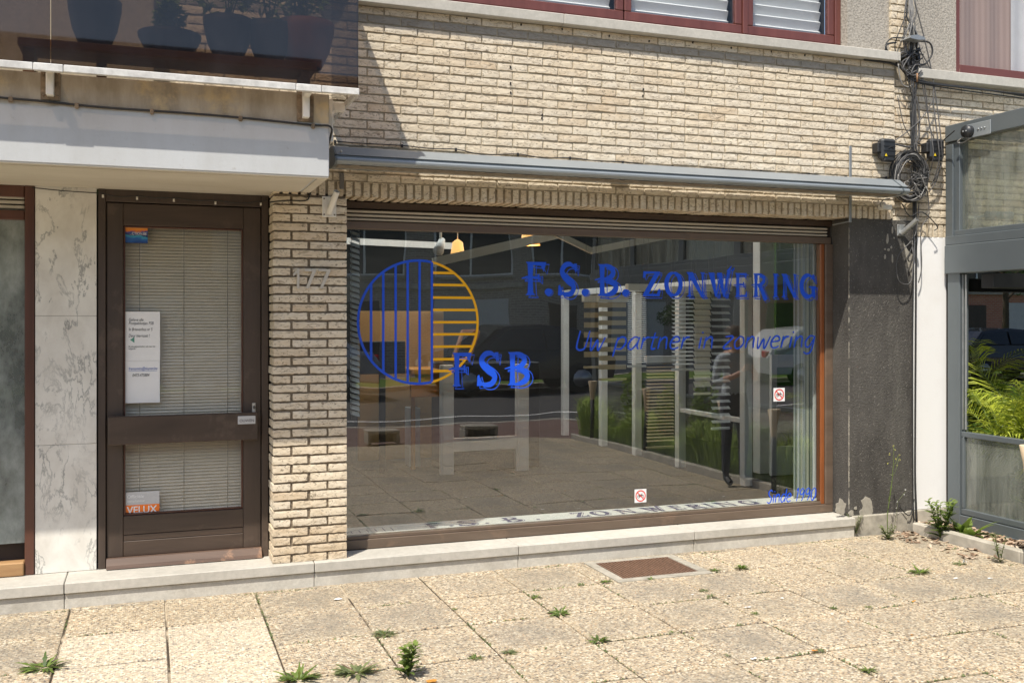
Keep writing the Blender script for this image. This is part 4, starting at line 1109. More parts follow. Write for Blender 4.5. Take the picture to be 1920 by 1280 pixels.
# ------------------------------------------------------------------ awning cassette
aw = empty('awning', (3.1, -.16, 2.52), 'closed grey metal awning cassette running along the wall above the shop window', 'awning')
AX0, AX1 = 1.02, at(1688, 370, -.3).x
A = (-.22, at(901, 291.4, -.22).z); B = (-.30, at(901, 303.6, -.30).z); C2 = (-.325, at(901, 312, -.325).z); C = (-.318, at(901, 318, -.318).z); D_ = (-.20, at(901, 328, -.20).z)
mb = MB(); 
prof = [(-.06, A[1]+.002), (-.20, A[1]+.006), A, B, (-.306, B[1]-.004), (-.292, B[1]-.008), (-.292, B[1]-.016), (-.318, B[1]-.021), C2, (-.324, C[1]+.008), C, (-.30, C[1]-.010), D_, (-.06, D_[1]+.01)]
mb.prism(prof, AX0+.012, AX1); mb.build('cassette', M['awning_alu'], aw)
mb = MB()
n = 60; px_prev = None
vs = []; fs = []
for i in range(n*3+1):
    x = AX0+.02+(AX1-AX0-.04)*i/(n*3)
    for (y, z) in ((-.296, C[1]-.013), (-.25, (C[1]+D_[1])/2-.012), (D_[0], D_[1]-.004)):
        vs.append((x, y, z+noise.noise(Vector((x*24, y*40, 2)))*.006))
    if i: fs += [((i-1)*3, i*3, i*3+1, (i-1)*3+1), ((i-1)*3+1, i*3+1, i*3+2, (i-1)*3+2)]
mb.add(vs, fs, 0, .5, True); mb.build('folded_fabric', M['awning_under'], aw, fix=False)
def cap_prof(s_, g=.006):
    cy = -.19; cz = (A[1]+D_[1])/2
    return [(cy+(y-cy)*s_, cz+(z-cz)*s_) for y, z in prof]
for xa, xb, sc in ((AX0, AX0+.011, 1.05), (AX1+.0005, AX1+.012, 1.05)):
    mb = MB(); mb.prism(cap_prof(sc), xa, xb); mb.build('end_cap', M['grey_alu'], aw)
mb = MB(); P1 = cap_prof(1.0); P2 = cap_prof(.62); nn = len(P1)
xe = AX1+.0125; vs = [(xe, y, z) for y, z in P1] + [(xe+.055, y, z) for y, z in P1] + [(xe+.075, y, z) for y, z in P2]
mb.add(vs, [tuple(range(2*nn, 3*nn))] + [(i, (i+1) % nn, nn+(i+1) % nn, nn+i) for i in range(nn)] + [(nn+i, nn+(i+1) % nn, 2*nn+(i+1) % nn, 2*nn+i) for i in range(nn)])
mb.build('end_cap', M['awning_alu'], aw)
mb = MB()
for x in (1.3, 3.0, 4.85): mb.box(x-.05, x+.05, -.10, -.001, 2.55, 2.65, 0, .004)
mb.build('wall_bracket', M['grey_alu'], aw)
mb = MB(); p = at(639, 295, -.27); mb.tube([(p.x, -.29, A[1]-.035), (p.x, -.26, A[1]-.035)], .006, 8); mb.build('screw', M['white_metal'], aw)

# ------------------------------------------------------------------ wall fittings
def flag_holder(px, py, Y, w, h, mat, label, tdx, tube):
    p = at(px, py, Y); e = empty('flag_holder', p, label, 'flag holder')
    mb = MB(); mb.box(p.x-w/2, p.x+w/2, Y-.008, Y-.001, p.z-h/2, p.z+h/2, 0, .003); pl = mb.build('plate', M[mat], e)
    a = Vector((p.x-.002, Y-.008, p.z-h*.30)); b = Vector(tube)
    mb = MB(); n = 16; d = (b-a).normalized(); mb.tube([a, b], .019, n, caps=False); mb.tube([b, a], .016, n, caps=False)
    s_ = d.cross(Vector((0, 0, 1))).normalized(); u_ = s_.cross(d); vs = []
    for k_ in range(n):
        t = 2*math.pi*k_/n
        for rr in (.019, .016): vs.append(b+(s_*math.cos(t)+u_*math.sin(t))*rr)
    mb.add(vs, [(2*k_, 2*((k_+1) % n), 2*((k_+1) % n)+1, 2*k_+1) for k_ in range(n)]); mb.build('socket', M[mat], e)
    mb = MB()
    for sx_ in (-1, 1):
        for sz_ in (-1, 1): mb.tube([(p.x+sx_*w*.36, Y-.012, p.z+sz_*h*.38), (p.x+sx_*w*.36, Y-.0075, p.z+sz_*h*.38)], .005, 8)
    mb.build('screw', M['digit_edge'], e)
p = at(617, 388, -.004); flag_holder(617, 388, -.004, .088, .128, 'white_metal', 'white flagpole holder screwed to the brick pillar above the house number', 0, (p.x+.03, -.105, p.z+.085))
p = at(1689, 432, .005); flag_holder(1689, 432, .005, .075, .09, 'galv', 'grey metal flagpole holder on the dark pilaster beside the cables', 0, (p.x+.05, -.115, p.z+.075))
# galvanised strap beside the awning
mb = MB(); a = at(1594, 274, -.008); b = at(1594, 418, -.008)
mb.box(a.x-.011, a.x+.011, -.014, -.007, b.z+.004, a.z, 0, .002)
st_ = tag(mb.build('metal_strap', M['galv']), 'thin upright galvanised strap on the bricks crossing behind the awning', 'strap')
mb = MB(); q = at(1560, 427, .14); mb.obox((a.x, -.012, b.z+.012), (q.x, .13, q.z+.02), .018, .006); mb.build('arm', M['galv'], st_)
# little white connector box below the awning end
mb = MB(); p = at(1660, 389, -.05); mb.box(p.x-.045, p.x+.045, -.075, -.02, p.z-.018, p.z+.018, 0, .004)
e_ = tag(mb.build('connector_box', M['white_metal']), 'small flat off-white box hanging under the right end of the awning', 'box')
mb = MB(); mb.tube(catmull([(p.x-.04, -.05, p.z), (p.x-.055, -.06, p.z+.02), (p.x-.045, -.08, p.z+.05), (p.x-.0, -.10, p.z+.06)]), .005, 8); mb.build('cable', M['cable_light'], e_)

# ------------------------------------------------------------------ junction boxes, cable bundle, coil
def jbox(px, py, label):
    p = at(px, py, -.03); e = empty('junction_box', (p.x, -.003, p.z), label, 'junction box', 'black junction boxes beside the cables')
    w, h = .135, .155
    mb = MB(); mb.box(p.x-w/2, p.x+w/2, -.085, -.012, p.z-h/2, p.z+h/2, 0, .018); mb.box(p.x-.045, p.x+.045, -.085, -.03, p.z-h/2-.016, p.z-h/2+.02, 0, .008); bd = mb.build('body', M['black_box'], e)
    mb = MB()
    for i in range(4): mb.box(p.x-w/2+.012, p.x+w/2-.012, -.088, -.084, p.z-h/2+.026+i*.034, p.z-h/2+.030+i*.034)
    mb.tube(arc_xz(p.x+.01, p.z-.012, .026, -.0875, 30, 150), .003, 6); mb.build('rib', M['black_rubber'], bd)
    mb = MB(); q = (p.x-w*.28, p.z-h*.32); mb.prism_y([(q[0]-.012, q[1]-.009), (q[0]+.012, q[1]-.009), (q[0], q[1]+.013)], -.0895, -.0885); mb.build('warning_triangle', M['yellow'], e)
    mb = MB(); mb.box(p.x-w/2-.03, p.x-w/2+.004, -.07, -.0, p.z-.03, p.z+.045, 0, .006); mb.build('hinge', M['black_rubber'], e)
def arc_xz(cx, cz, r, y, a0, a1, n=12): return [(cx+r*math.cos(R(a0+(a1-a0)*i/n)), y, cz+r*math.sin(R(a0+(a1-a0)*i/n))) for i in range(n+1)]
jbox(1659, 281, 'black junction box on the bricks left of the coiled cables')
jbox(1750, 281, 'black junction box on the bricks right of the coiled cables')
def cab(mb, pts, r, jit=0, n=6, mi=0):
    P = [at(x, y, Y) for x, y, Y in pts]
    P = catmull([tuple(p) for p in P], 5); mb.tube(P, r, n, mi)
cb = empty('cable_bundle', (5.45, -.03, 2.2), 'tangle of black and grey cables running up the wall between the two buildings', 'cables')
rc = random.Random(5)
cables = [  # (material, radius, points in the picture with depth)
 ('cable_black', .011, [(1718, 420, -.02), (1717, 600, -.02), (1716, 800, -.02), (1716, 900, -.018), (1719, 978, -.03)]),
 ('cable_black', .008, [(1712, 360, -.03), (1713, 480, -.022), (1711, 640, -.02), (1712, 930, -.02), (1715, 975, -.03)]),
 ('cable_black', .016, [(1714, 300, -.03), (1716, 360, -.03), (1716, 445, -.02)]),
 ('cable_black', .010, [(1716, 60, -.03), (1720, 130, -.03), (1715, 200, -.03), (1712, 300, -.03)]),
 ('cable_grey', .010, [(1709, 160, -.03), (1722, 200, -.03), (1723, 250, -.03), (1711, 275, -.03), (1677, 270, -.03)]),
 ('cable_grey', .008, [(1712, 70, -.04), (1713, 150, -.03), (1711, 240, -.03), (1712, 300, -.03)]),
 ('cable_black', .010, [(1680, 80, -.04), (1662, 85, -.05), (1664, 104, -.05), (1690, 108, -.05), (1706, 96, -.05), (1708, 80, -.05)]),
 ('cable_black', .010, [(1715, 78, -.04), (1742, 80, -.05), (1748, 100, -.05), (1735, 120, -.05), (1718, 122, -.04)]),
 ('cable_black', .007, [(1696, 72, -.05), (1672, 72, -.05), (1661, 88, -.05), (1678, 110, -.05), (1700, 98, -.05)]),
 ('cable_light', .007, [(1684, 120, -.05), (1690, 155, -.04), (1705, 163, -.04), (1716, 150, -.04)]),
 ('cable_black', .011, [(1620, 112, -.012), (1678, 121, -.02), (1700, 140, -.03), (1722, 150, -.05), (1760, 158, -.06), (1840, 167, -.055), (1930, 182, -.05)]),
 ('cable_black', .009, [(1680, 118, -.02), (1705, 145, -.04), (1730, 155, -.06), (1800, 164, -.065), (1930, 178, -.06)]),
 ('cable_black', .007, [(1650, 113, -.012), (1690, 128, -.02), (1712, 152, -.05), (1780, 166, -.055), (1930, 186, -.045)]),
 ('cable_grey', .006, [(1720, 100, -.05), (1735, 170, -.05), (1744, 240, -.04), (1763, 290, -.05), (1757, 335, -.04), (1742, 360, -.03)]),
 ('cable_grey', .006, [(1714, 0, -.05), (1730, 60, -.05), (1746, 130, -.05), (1757, 200, -.06), (1765, 270, -.09), (1765, 310, -.07), (1745, 350, -.03)]),
 ('cable_grey', .006, [(1722, 90, -.05), (1748, 140, -.05), (1750, 190, -.06), (1757, 250, -.09), (1761, 300, -.10), (1750, 340, -.04)]),
 ('cable_grey', .005, [(1722, 110, -.05), (1728, 150, -.05), (1742, 230, -.05), (1750, 285, -.10), (1745, 320, -.05)]),
 ('cable_grey', .006, [(1752, 184, -.04), (1730, 220, -.04), (1700, 248, -.03), (1677, 264, -.03)]),
 ('cable_black', .006, [(1690, 295, -.03), (1720, 310, -.05), (1745, 290, -.04), (1720, 268, -.03), (1705, 285, -.03)]),
 ('cable_grey', .005, [(1683, 180, -.02), (1695, 235, -.02), (1715, 270, -.02), (1724, 300, -.03)]),
 ('cable_black', .006, [(1692, 383, -.03), (1706, 405, -.03), (1730, 398, -.04), (1757, 424, -.05), (1752, 432, -.05)]),
 ('cable_grey', .006, [(1723, 380, -.03), (1716, 440, -.03), (1684, 480, -.05), (1683, 520, -.06), (1696, 533, -.06), (1710, 520, -.04), (1714, 440, -.02)]),
 ('cable_black', .006, [(1714, 455, -.03), (1704, 478, -.05), (1704, 490, -.04), (1714, 486, -.02)]),
 ('cable_black', .006, [(1714, 935, -.02), (1708, 962, -.03), (1700, 964, -.03), (1685, 948, -.02)]),
 ('cable_grey', .006, [(1735, 330, -.04), (1742, 400, -.03), (1727, 430, -.03), (1728, 500, -.03), (1722, 530, -.02)]),
 ('cable_black', .006, [(1748, 280, -.04), (1770, 262, -.07), (1790, 245, -.2)]),
]
for i in range(11):                     # the fan that goes up
    x0 = rc.uniform(1690, 1716); x1 = rc.uniform(1694, 1722)
    cables.append((rc.choice(['cable_light', 'cable_grey', 'cable_black', 'cable_light']), rc.choice([.006, .007, .009]), [(x0-(1706-x0)*-.6, -25, -.03), (x0+rc.uniform(-3, 3), 30, -.05), (x1, 70, -.045), (x1*.5+1708*.5, 110, -.04)]))
cables.append(('cable_black', .006, [(1716, -10, -.04), (1690, 50, -.04), (1678, 85, -.04), (1683, 110, -.03)]))
for i in range(7):
    x0 = rc.uniform(1703, 1722); cables.append((rc.choice(['cable_grey', 'cable_black']), .006, [(x0, 110, -.04), (rc.uniform(1703, 1722), 150, -.05), (rc.uniform(1706, 1718), 210, -.03), (rc.uniform(1706, 1720), 290, -.04)]))
for i in range(8):                      # knot of short loops below the clamp
    cx, cy = rc.uniform(1690, 1722), rc.uniform(85, 140); r_ = rc.uniform(8, 22)
    cables.append((rc.choice(['cable_black', 'cable_grey']), .007, [(cx+r_*math.cos(a), cy+r_*1.1*math.sin(a), -.05-.01*i/4) for a in [rc.uniform(0, 1)+q*.9 for q in range(6)]]))
for mt, r_, pts in cables:
    mb = MB(); cab(mb, pts, r_*.72); mb.build('cable', M[mt], cb)
mb = MB(); p = at(1712, 74, -.08); mb.prism_y([(p.x-.075, p.z-.008), (p.x-.06, p.z+.012), (p.x, p.z+.022), (p.x+.06, p.z+.012), (p.x+.075, p.z-.008), (p.x, p.z-.016)], -.13, -.02); mb.build('clamp', M['galv'], cb)
mb = MB()
for q in range(12):
    p = at(rc.uniform(1698, 1722), rc.uniform(84, 140), -.04); mb.box(p.x-.008, p.x+.008, -.065, -.03, p.z-.014, p.z+.014, 0, .004)
mb.build('connector', M['black_rubber'], cb)
p = at(1718, 147, -.06); mb = MB(); mb.tube([(p.x, -.07, p.z-.03), (p.x, -.07, p.z+.035)], .007, 8); mb.build('insulator', M['plank'], cb)
coil = empty('cable_coil', at(1710, 332, -.04), 'big round coil of grey and black cable hanging beside the awning end', 'cable coil')
c0 = at(1706, 329, -.05)
for i in range(30):
    r_ = rc.uniform(.115, .165); cx = c0.x+rc.uniform(-.02, .025); cz = c0.z+rc.uniform(-.03, .02); ph = rc.uniform(0, 6.28); e1 = rc.uniform(.88, 1.0)
    P = []
    for q in range(33):
        a = ph+q/32*2*math.pi*rc.choice([1, 1]); 
        P.append((cx+r_*e1*math.cos(a)+.008*math.sin(3*a+ph), -.045+rc.uniform(-.002, .002)-.02*math.sin(a+i), cz+r_*1.18*math.sin(a)+.006*math.sin(2*a+i)))
    mb = MB(); mb.tube(P, rc.choice([.0035, .0045, .005]), 6); mb.build('cable', M[rc.choice(['cable_grey', 'cable_grey', 'cable_black', 'cable_black', 'cable_light'])], coil)
for i in range(16):
    P = []; x = c0.x+.06+rc.uniform(-.06, .06); z = c0.z+rc.uniform(-.13, .02)
    for q in range(6): P.append((x+rc.uniform(-.08, .08), -.06+rc.uniform(-.03, .02), z+rc.uniform(-.07, .07)))
    mb = MB(); mb.tube(catmull(P, 5), .003, 5); mb.build('cable', M[rc.choice(['cable_grey', 'cable_black', 'cable_light'])], coil)
# thin cable with clips along the wall above the awning
wc = empty('clipped_cable', (3, -.01, 2.7), 'thin cable clipped in shallow waves to the bricks just above the awning', 'cable')
pts = [(628, 265), (680, 269), (754, 273), (810, 279), (855, 280), (905, 290), (971, 289), (1020, 297), (1069, 296), (1120, 302), (1168, 304), (1215, 310), (1261, 312), (1310, 316), (1357, 317), (1395, 320), (1427, 321), (1475, 327), (1517, 326), (1560, 333), (1586, 332), (1620, 337), (1662, 333)]
mb = MB(); mb.tube(catmull([tuple(at(x, y, -.008)) for x, y in pts], 4), .0032, 6); mb.build('cable', M['cable_black'], wc)
for i in list(range(0, 23, 2))[:12]:
    x, y = pts[i]; p = at(x, y, -.01); mb = MB(); mb.box(p.x-.006, p.x+.006, -.016, 0, p.z-.012, p.z+.008, 0, .002); mb.build('clip', M['black_rubber'], wc)
# cable along the balcony fascia
fc = empty('fascia_cable', (0, -.69, 2.62), 'black cable sagging along the front of the balcony slab', 'cable')
pts = [(-60, 175), (0, 183), (20, 185), (80, 190), (144, 197), (210, 203), (285, 208), (370, 214), (451, 221), (520, 228), (587, 235), (620, 238)]
P = [tuple(at(x, y, BYF-.009)) for x, y in pts] + [(BX+.012, BYF+.05, 2.62), (BX+.03, BYF+.3, 2.59), (BX+.02, -.10, 2.45)]
mb = MB(); mb.tube(catmull(P, 4), .006, 6); mb.build('cable', M['cable_black'], fc)
for i in (2, 4, 6, 8, 10):
    x, y = pts[i]; p = at(x, y, BYF-.01); mb = MB(); mb.box(p.x-.010, p.x+.010, BYF-.018, BYF, p.z-.018, p.z+.010, 0, .004); mb.build('clip', M['rust'], fc)
# string of small lamps over the door
lc = empty('string_lights', (.1, .2, 2.35), 'thin black cable with tiny white bulbs strung above the door', 'string lights')
pts = [(60, 352), (120, 358), (183, 362), (193, 363), (225, 369), (257, 367), (290, 371), (326, 371), (365, 376), (404, 376), (450, 381), (489, 377), (500, 375)]
mb = MB(); mb.tube(catmull([tuple(at(x, y, .205)) for x, y in pts], 3), .003, 5); mb.build('cable', M['cable_black'], lc)
for x, y in ((193, 365), (257, 369), (326, 373), (404, 378), (489, 380)):
    p = at(x, y, .205); mb = MB(); mb.tube([(p.x, .203, p.z), (p.x, .203, p.z-.018)], .006, 8); mb.build('bulb', M['white_metal'], lc)
pc_ = MB(); pc_.tube(catmull([tuple(at(x, y, -.012)) for x, y in ((505, 379), (540, 376), (573, 376), (580, 368), (583, 358))], 4), .0045, 6)
tag(pc_.build('loose_cable', M['cable_black']), 'short black cable curving across the top of the brick pillar under the balcony', 'cable')
# old perforated strap by the awning's left end
mb = MB(); p = at(641, 340, -.012); mb.box(p.x-.014, p.x+.014, -.016, -.006, p.z-.05, p.z+.05, 0, .004)
tag(mb.build('metal_strap', M['digit_edge']), 'short corroded metal strap on the bricks under the left end of the awning', 'strap')

# ================================================================== NEIGHBOUR
nb = empty('neighbour_building', (7.5, 0, 0), 'neighbouring brick house with red-framed curtained window and white pilaster', 'building')
mb = MB(); NX0 = 5.3535; nz0 = at(1740, 420, .02).z
courses(mb, NX0, 10.5, nz0+.004, int((sz0-nz0-.06)/PI_), PI_, .33, .022, .12)
soldiers(mb, 5.53, 6.0, nz0-.10, nz0-.006, .022, .16)
mb.box(NX0+.001, 10.5, .034, .26, nz0-.004, sz0+.02, 1); mb.box(5.532, 6.0, .034, .2, nz0-.098, nz0-.004, 1)
nw_top = nz0+.004+int((sz0-nz0-.06)/PI_)*PI_
mb.build('wall', [M['brick'], M['mortar']], nb)
mb = MB(); mb.box(5.532, 5.88, .024, .3, .15, nz0-.101, 0, .004); mb.build('white_pilaster', M['white_render'], nb)
mb = MB(); mb.box(5.533, 5.90, .012, .3, -.05, .149, 0, .006); mb.build('plinth', M['concrete'], nb)
mb = MB(); nx_ = at(1722, 130, -.05).x; mb.box(nx_, 10.5, -.06, .2, nw_top+.002, nw_top+.075, 0, .004); mb.build('window_sill', M['stone'], nb)
wxa = at(1787, 100, .06).x
mb = MB(); mb.box(strip_x1+.001, wxa-.001, .028, .26, nw_top+.077, 5.05); mb.build('render_panel', M['rough_render'], nb)
nwin = empty('window', (0, 0, 0)); nwin.parent = nb; nwin.location = (wxa-7.5, .06, nw_top+.08)
mb = MB(); mb.box(wxa, wxa+.04, .030, .14, nw_top+.077, 5.05, 0, .004); mb.build('frame', M['oxblood_v'], nwin)
mb = MB(); mb.box(wxa+.041, 10.5, .0315, .14, nw_top+.077, nw_top+.165, 0, .004); mb.build('frame', M['oxblood'], nwin)
mb = MB(); mb.box(wxa+.04, 10.5, .10, .106, nw_top+.115, 5.05); mb.build('pane', M['dim_glass'], nwin)
def folds(mb, x0, x1, y, z0, z1, amp, per, seed, mi=0, taper=0):
    n = int((x1-x0)/.02); vs = []; fs = []
    for i in range(n+1):
        x = x0+(x1-x0)*i/n; yy = y+amp*math.sin(x*2*math.pi/per+seed)+amp*.5*math.sin(x*5.1/per)
        vs += [(x+taper*.0, yy, z0), (x+taper, yy, z1)]
        if i: fs.append((2*i-2, 2*i, 2*i+1, 2*i-1))
    mb.add(vs, fs, mi, .5, True)
mb = MB(); xs_ = at(1895, 80, .14).x; folds(mb, wxa+.04, xs_+.02, .155, nw_top+.1, 5.05, .007, .24, 0); mb.build('curtain', M['curtain'], nwin, fix=False)
mb = MB(); folds(mb, xs_, 10.5, .145, nw_top+.1, 5.05, .01, .2, 2); mb.build('sheer_curtain', M['sheer_white'], nwin, fix=False)
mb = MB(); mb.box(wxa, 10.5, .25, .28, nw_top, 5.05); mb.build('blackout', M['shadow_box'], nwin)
# neighbour shop front inside the terrace: dark glass
mb = MB(); mb.box(5.96, 10.5, .05, .056, .35, nz0-.12); sf = mb.build('shop_window', M['mirror_glass'], nb)
mb = MB(); mb.box(5.91, 10.5, .06+.02, .14, .15, .35, 0, .004); mb.box(5.91, 5.96, .03, .14, .351, nz0-.101, 0, .004); mb.box(8.0, 8.07, .03, .14, .351, nz0-.101, 0, .004); mb.build('frame', M['grey_alu'], sf)
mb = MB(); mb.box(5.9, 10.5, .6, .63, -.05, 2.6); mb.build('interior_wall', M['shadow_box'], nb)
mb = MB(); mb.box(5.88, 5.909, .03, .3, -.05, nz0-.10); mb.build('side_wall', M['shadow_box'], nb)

# ================================================================== TERRACE ENCLOSURE (X = 5.85, runs towards the street)
TX = 5.85
ter = empty('terrace_enclosure', (TX, -3.1, 0), 'grey metal and glass terrace enclosure standing against the neighbouring house', 'terrace')
posts = [-.07, -1.29, -2.51, -3.72, -4.94, -6.15]
for i, y in enumerate(posts):
    mb = MB(); mb.box(TX, TX+.09, y-.07, y+.055, -.05, 3.00, 0, .004)
    if i == 0: mb.box(TX-.018, TX-.0005, y-.02, y+.055, 1.99, 2.98, 0, .003)
    mb.build('post', M['grey_alu'], ter)
zt_ = lambda py: CAM_Z+(600-py)*.00418
mb = MB()
mb.box(TX-.022, TX+.10, -6.25, -.012, 3.001, 3.13, 0, .004)
mb.box(TX-.006, TX+.08, -6.2, -.02, 2.27, 2.31, 0, .003)
mb.box(TX-.030, TX+.10, -6.25, -.012, 1.98, 2.20, 0, .006)
mb.box(TX-.024, TX+.08, -6.25, -.014, 2.2005, 2.269, 0, .004)
mb.build('beam', M['grey_alu'], ter)
for a, b in zip(posts, posts[1:]):
    mb = MB(); mb.box(TX+.03, TX+.036, b+.056, a-.071, 2.312, 2.999); mb.build('upper_pane', M['dirty_glass'], ter)
    mb = MB(); y0, y1 = b+.056, a-.071
    mb.box(TX+.012, TX+.06, y0, y1, .725, .765, 0, .004); mb.box(TX+.012, TX+.06, y0, y1, .13, .175, 0, .004); mb.box(TX+.013, TX+.06, y1-.03, y1, .176, .724, 0, .004); mb.box(TX+.013, TX+.06, y0, y0+.03, .176, .724, 0, .004)
    sash = mb.build('lower_sash', M['grey_alu'], ter)
    mb = MB(); mb.box(TX+.03, TX+.036, y0+.03, y1-.03, .176, .724); mb.build('pane', M['dirty_glass'], sash)
    mb = MB(); mb.box(TX+.02, TX+.028, y1-.045, y1-.030, .78, 1.97, 0, .002); mb.box(TX+.02, TX+.03, y1-.012, y1-.002, .78, 1.97, 0, .002); mb.build('guide_rail', M['galv'], ter)
mb = MB(); mb.box(TX+.005, TX+.07, -6.2, -.02, .02, .125, 0, .004); mb.box(TX-.02, TX+.004, -6.2, -.02, .03, .05, 0, .004); mb.build('base_rail', M['grey_alu'], ter)
# roof beams and a glazed roof, far side posts
mb = MB()
for y in posts: mb.box(TX+.101, 9.4, y-.03, y+.03, 3.04, 3.12, 0, .003)
mb.box(9.4, 9.5, -6.25, -.012, 3.0, 3.13, 0, .003); mb.build('roof_beam', M['grey_alu'], ter)
mb = MB(); mb.box(TX+.1, 9.4, -6.2, -.02, 3.135, 3.143); mb.build('roof_glass', M['dirty_glass'], ter)
mb = MB(); mb.box(5.9, 9.4, -.42, -.30, 1.86, 1.97, 0, .004); mb.build('folded_blind', M['black_rubber'], ter)
mb = MB(); mb.box(TX+.071, 9.4, -6.2, -.012, -.02, .10); mb.build('floor', M['concrete'], ter)
# cable motor unit on the corner
mu = empty('motor_unit', atx(1820, 250, TX-.03), 'round dark motor with cable on the upper corner of the terrace frame', 'motor')
p = atx(1818, 247, TX-.03)
mb = MB(); mb.tube([(TX-.023, p.y, p.z), (TX-.075, p.y, p.z)], .045, 18); mb.build('housing', M['black_box'], mu)
mb = MB(); q = atx(1835, 242, TX-.025); mb.prism_mat = 0
mb.box(TX-.030, TX-.0225, p.y-.20, p.y+.05, p.z-.05, p.z+.055, 0, .003); mb.build('mounting_plate', M['awning_alu'], mu)
mb = MB()
for i in range(3): mb.tube([(TX-.036, p.y-.085-i*.03, p.z+.005), (TX-.029, p.y-.085-i*.03, p.z+.005)], .007, 8)
for dz in (-.012, .018): mb.tube([(TX-.080, p.y+dz, p.z), (TX-.074, p.y+dz, p.z)], .006, 8)
mb.build('screw', M['galv'], mu)
mb = MB(); mb.tube(catmull([(TX-.04, p.y+.04, p.z-.03), (TX-.05, p.y+.10, p.z-.06), (TX-.04, p.y+.06, p.z-.075), (TX-.04, p.y-.02, p.z-.05)]), .005, 6); mb.build('cable', M['cable_light'], mu)
# camera seen through the upper glass
sc_ = atx(1830, 404, TX+.30)
e = empty('security_camera', sc_, 'white bullet security camera on a round mount seen through the upper terrace glass', 'camera')
mb = MB(); mb.tube([(TX+.22, -.02, 2.42), (TX+.30, -.16, 2.44), ], .012, 8); mb.lathe([(.05, -.01), (.05, .01), (.02, .02)], (TX+.21, -.03, 2.42), 16); mb.build('mount', M['security_white'], e)
mb = MB(); mb.tube([(TX+.28, -.12, 2.44), (TX+.36, -.30, 2.42)], .03, 14); mb.build('body', M['security_white'], e)

# planted bed between kerb and terrace
mb = MB()
for a, b in ((-.05, -1.05), (-1.052, -2.05), (-2.052, -3.05), (-3.052, -4.05), (-4.052, -5.05), (-5.052, -6.1)): mb.box(5.475, 5.545, b, a, -.08, .075, 0, .008)
tag(mb.build('kerb_edging', M['concrete']), 'low concrete edging running out from the wall along the terrace bed', 'edging')
mb = MB(); mb.add([(5.545, -6.1, .02), (TX+.01, -6.1, .02), (TX+.01, .01, .02), (5.545, .01, .02)], [(0, 1, 2, 3)]); tag(mb.build('soil', M['earth'], fix=False), kind='structure')
mb = MB(); rr_ = random.Random(9)
for i in range(2600):
    x = rr_.uniform(5.55, TX-.02) if rr_.random() < .92 else rr_.uniform(5.2, 5.47); y = -rr_.random()**1.3*3.0
    if x < 5.47 and y < -.9: continue
    z = .03+rr_.random()*.03 if x > 5.5 else .006; L = rr_.uniform(.012, .035); w = rr_.uniform(.006, .014); a = rr_.uniform(0, 6.28); ti = rr_.uniform(-.4, .4)
    u = Vector((math.cos(a), math.sin(a), ti)); v = Vector((-math.sin(a), math.cos(a), rr_.uniform(-.3, .3))); c = Vector((x, y, z))
    mb.add([c-u*L-v*w, c+u*L-v*w, c+u*L*.8+v*w, c-u*L+v*w, c+Vector((0, 0, -.006))], [(0, 1, 2, 3), (0, 4, 1), (1, 4, 2), (2, 4, 3), (3, 4, 0)], 0, rr_.random())
tag(mb.build('wood_chips', M['chips'], fix=False), 'scattered wood chips covering the bed beside the terrace', 'mulch', kind='stuff')
# ornamental grass in the bed further out (mirrored in the shop window)
mb = MB(); rg = random.Random(4)
for i in range(16000):
    y = rg.uniform(-6.0, -1.15); x = rg.uniform(5.57, 5.80); h = rg.uniform(.25, .66)*(0.8+.3*math.sin(y*4)); a = rg.uniform(0, 6.28); l = rg.uniform(.05, .26); w = rg.uniform(.002, .0055)
    d = Vector((math.cos(a), math.sin(a), 0)); s_ = Vector((-d.y, d.x, 0))*w; b0 = Vector((x, y, .02))
    p1 = b0+d*l*.35+Vector((0, 0, h*.7)); p2 = b0+d*l+Vector((0, 0, h*.8)); t = rg.random()
    t = t**2*(.5+.5*math.sin(y*9)); mb.add([b0-s_, b0+s_, p1+s_, p1-s_, p2], [(0, 1, 2, 3), (3, 2, 4)], 0, max(0, min(1, t+.05)))
tag(mb.build('ornamental_grass', M['grass_blade'], fix=False), 'thick tufts of arching green grass along the terrace bed', 'grass', kind='stuff')
for q, (yy, hh_) in enumerate(((-2.9, .95), (-3.7, .85), (-4.6, 1.0), (-1.9, .6))):
    e = empty('bed_shrub', (5.70, yy, .02), ('tall leafy shrub in the terrace bed, second from the wall', 'leafy shrub in the terrace bed, third from the wall', 'tallest leafy shrub at the street end of the terrace bed', 'low leafy shrub in the terrace bed nearest the wall')[q], 'shrub')
    mb = MB(); leaves(mb, (5.70, yy, hh_*.62), (.12, .26, hh_*.40), 700, .07, 40+q); mb.build('foliage', M['weed_leaf'], e, fix=False)
    mb = MB()
    for z_ in (-.08, 0, .08): mb.tube([(5.70, yy+z_*.3, .02), (5.70, yy+z_, hh_*.8)], .006, 5)
    mb.build('stem', M['bark'], e)
# garden torches
def torch(x, y, label):
    e = empty('garden_torch', (x, y, .02), label, 'garden torch', 'cream garden torches along the bed')
    mb = MB(); mb.tube([(x, y, .02), (x, y, .56)], .024, 12); mb.build('stake', M['black_rubber'], e)
    mb = MB(); mb.lathe([(.026, 0), (.030, .05), (.040, .14), (.062, .25), (.060, .252), (.038, .14), (.02, .03)], (x, y, .55), 20); mb.build('cone', M['torch_cream'], e)
    return e
torch(5.40, -1.20, 'cream cone garden torch at the right edge in front of the terrace glass')
for (px, py, nm) in ((1352, 754, 'nearest'), (1208, 732, 'middle'), (1108, 725, 'farthest')):
    r = ray(px, py); t = 5.5/r.x; ym = r.y*t+CAM_Y; torch(5.52, 2*GY-ym, f'cream cone garden torch, {nm} of the three mirrored in the window')

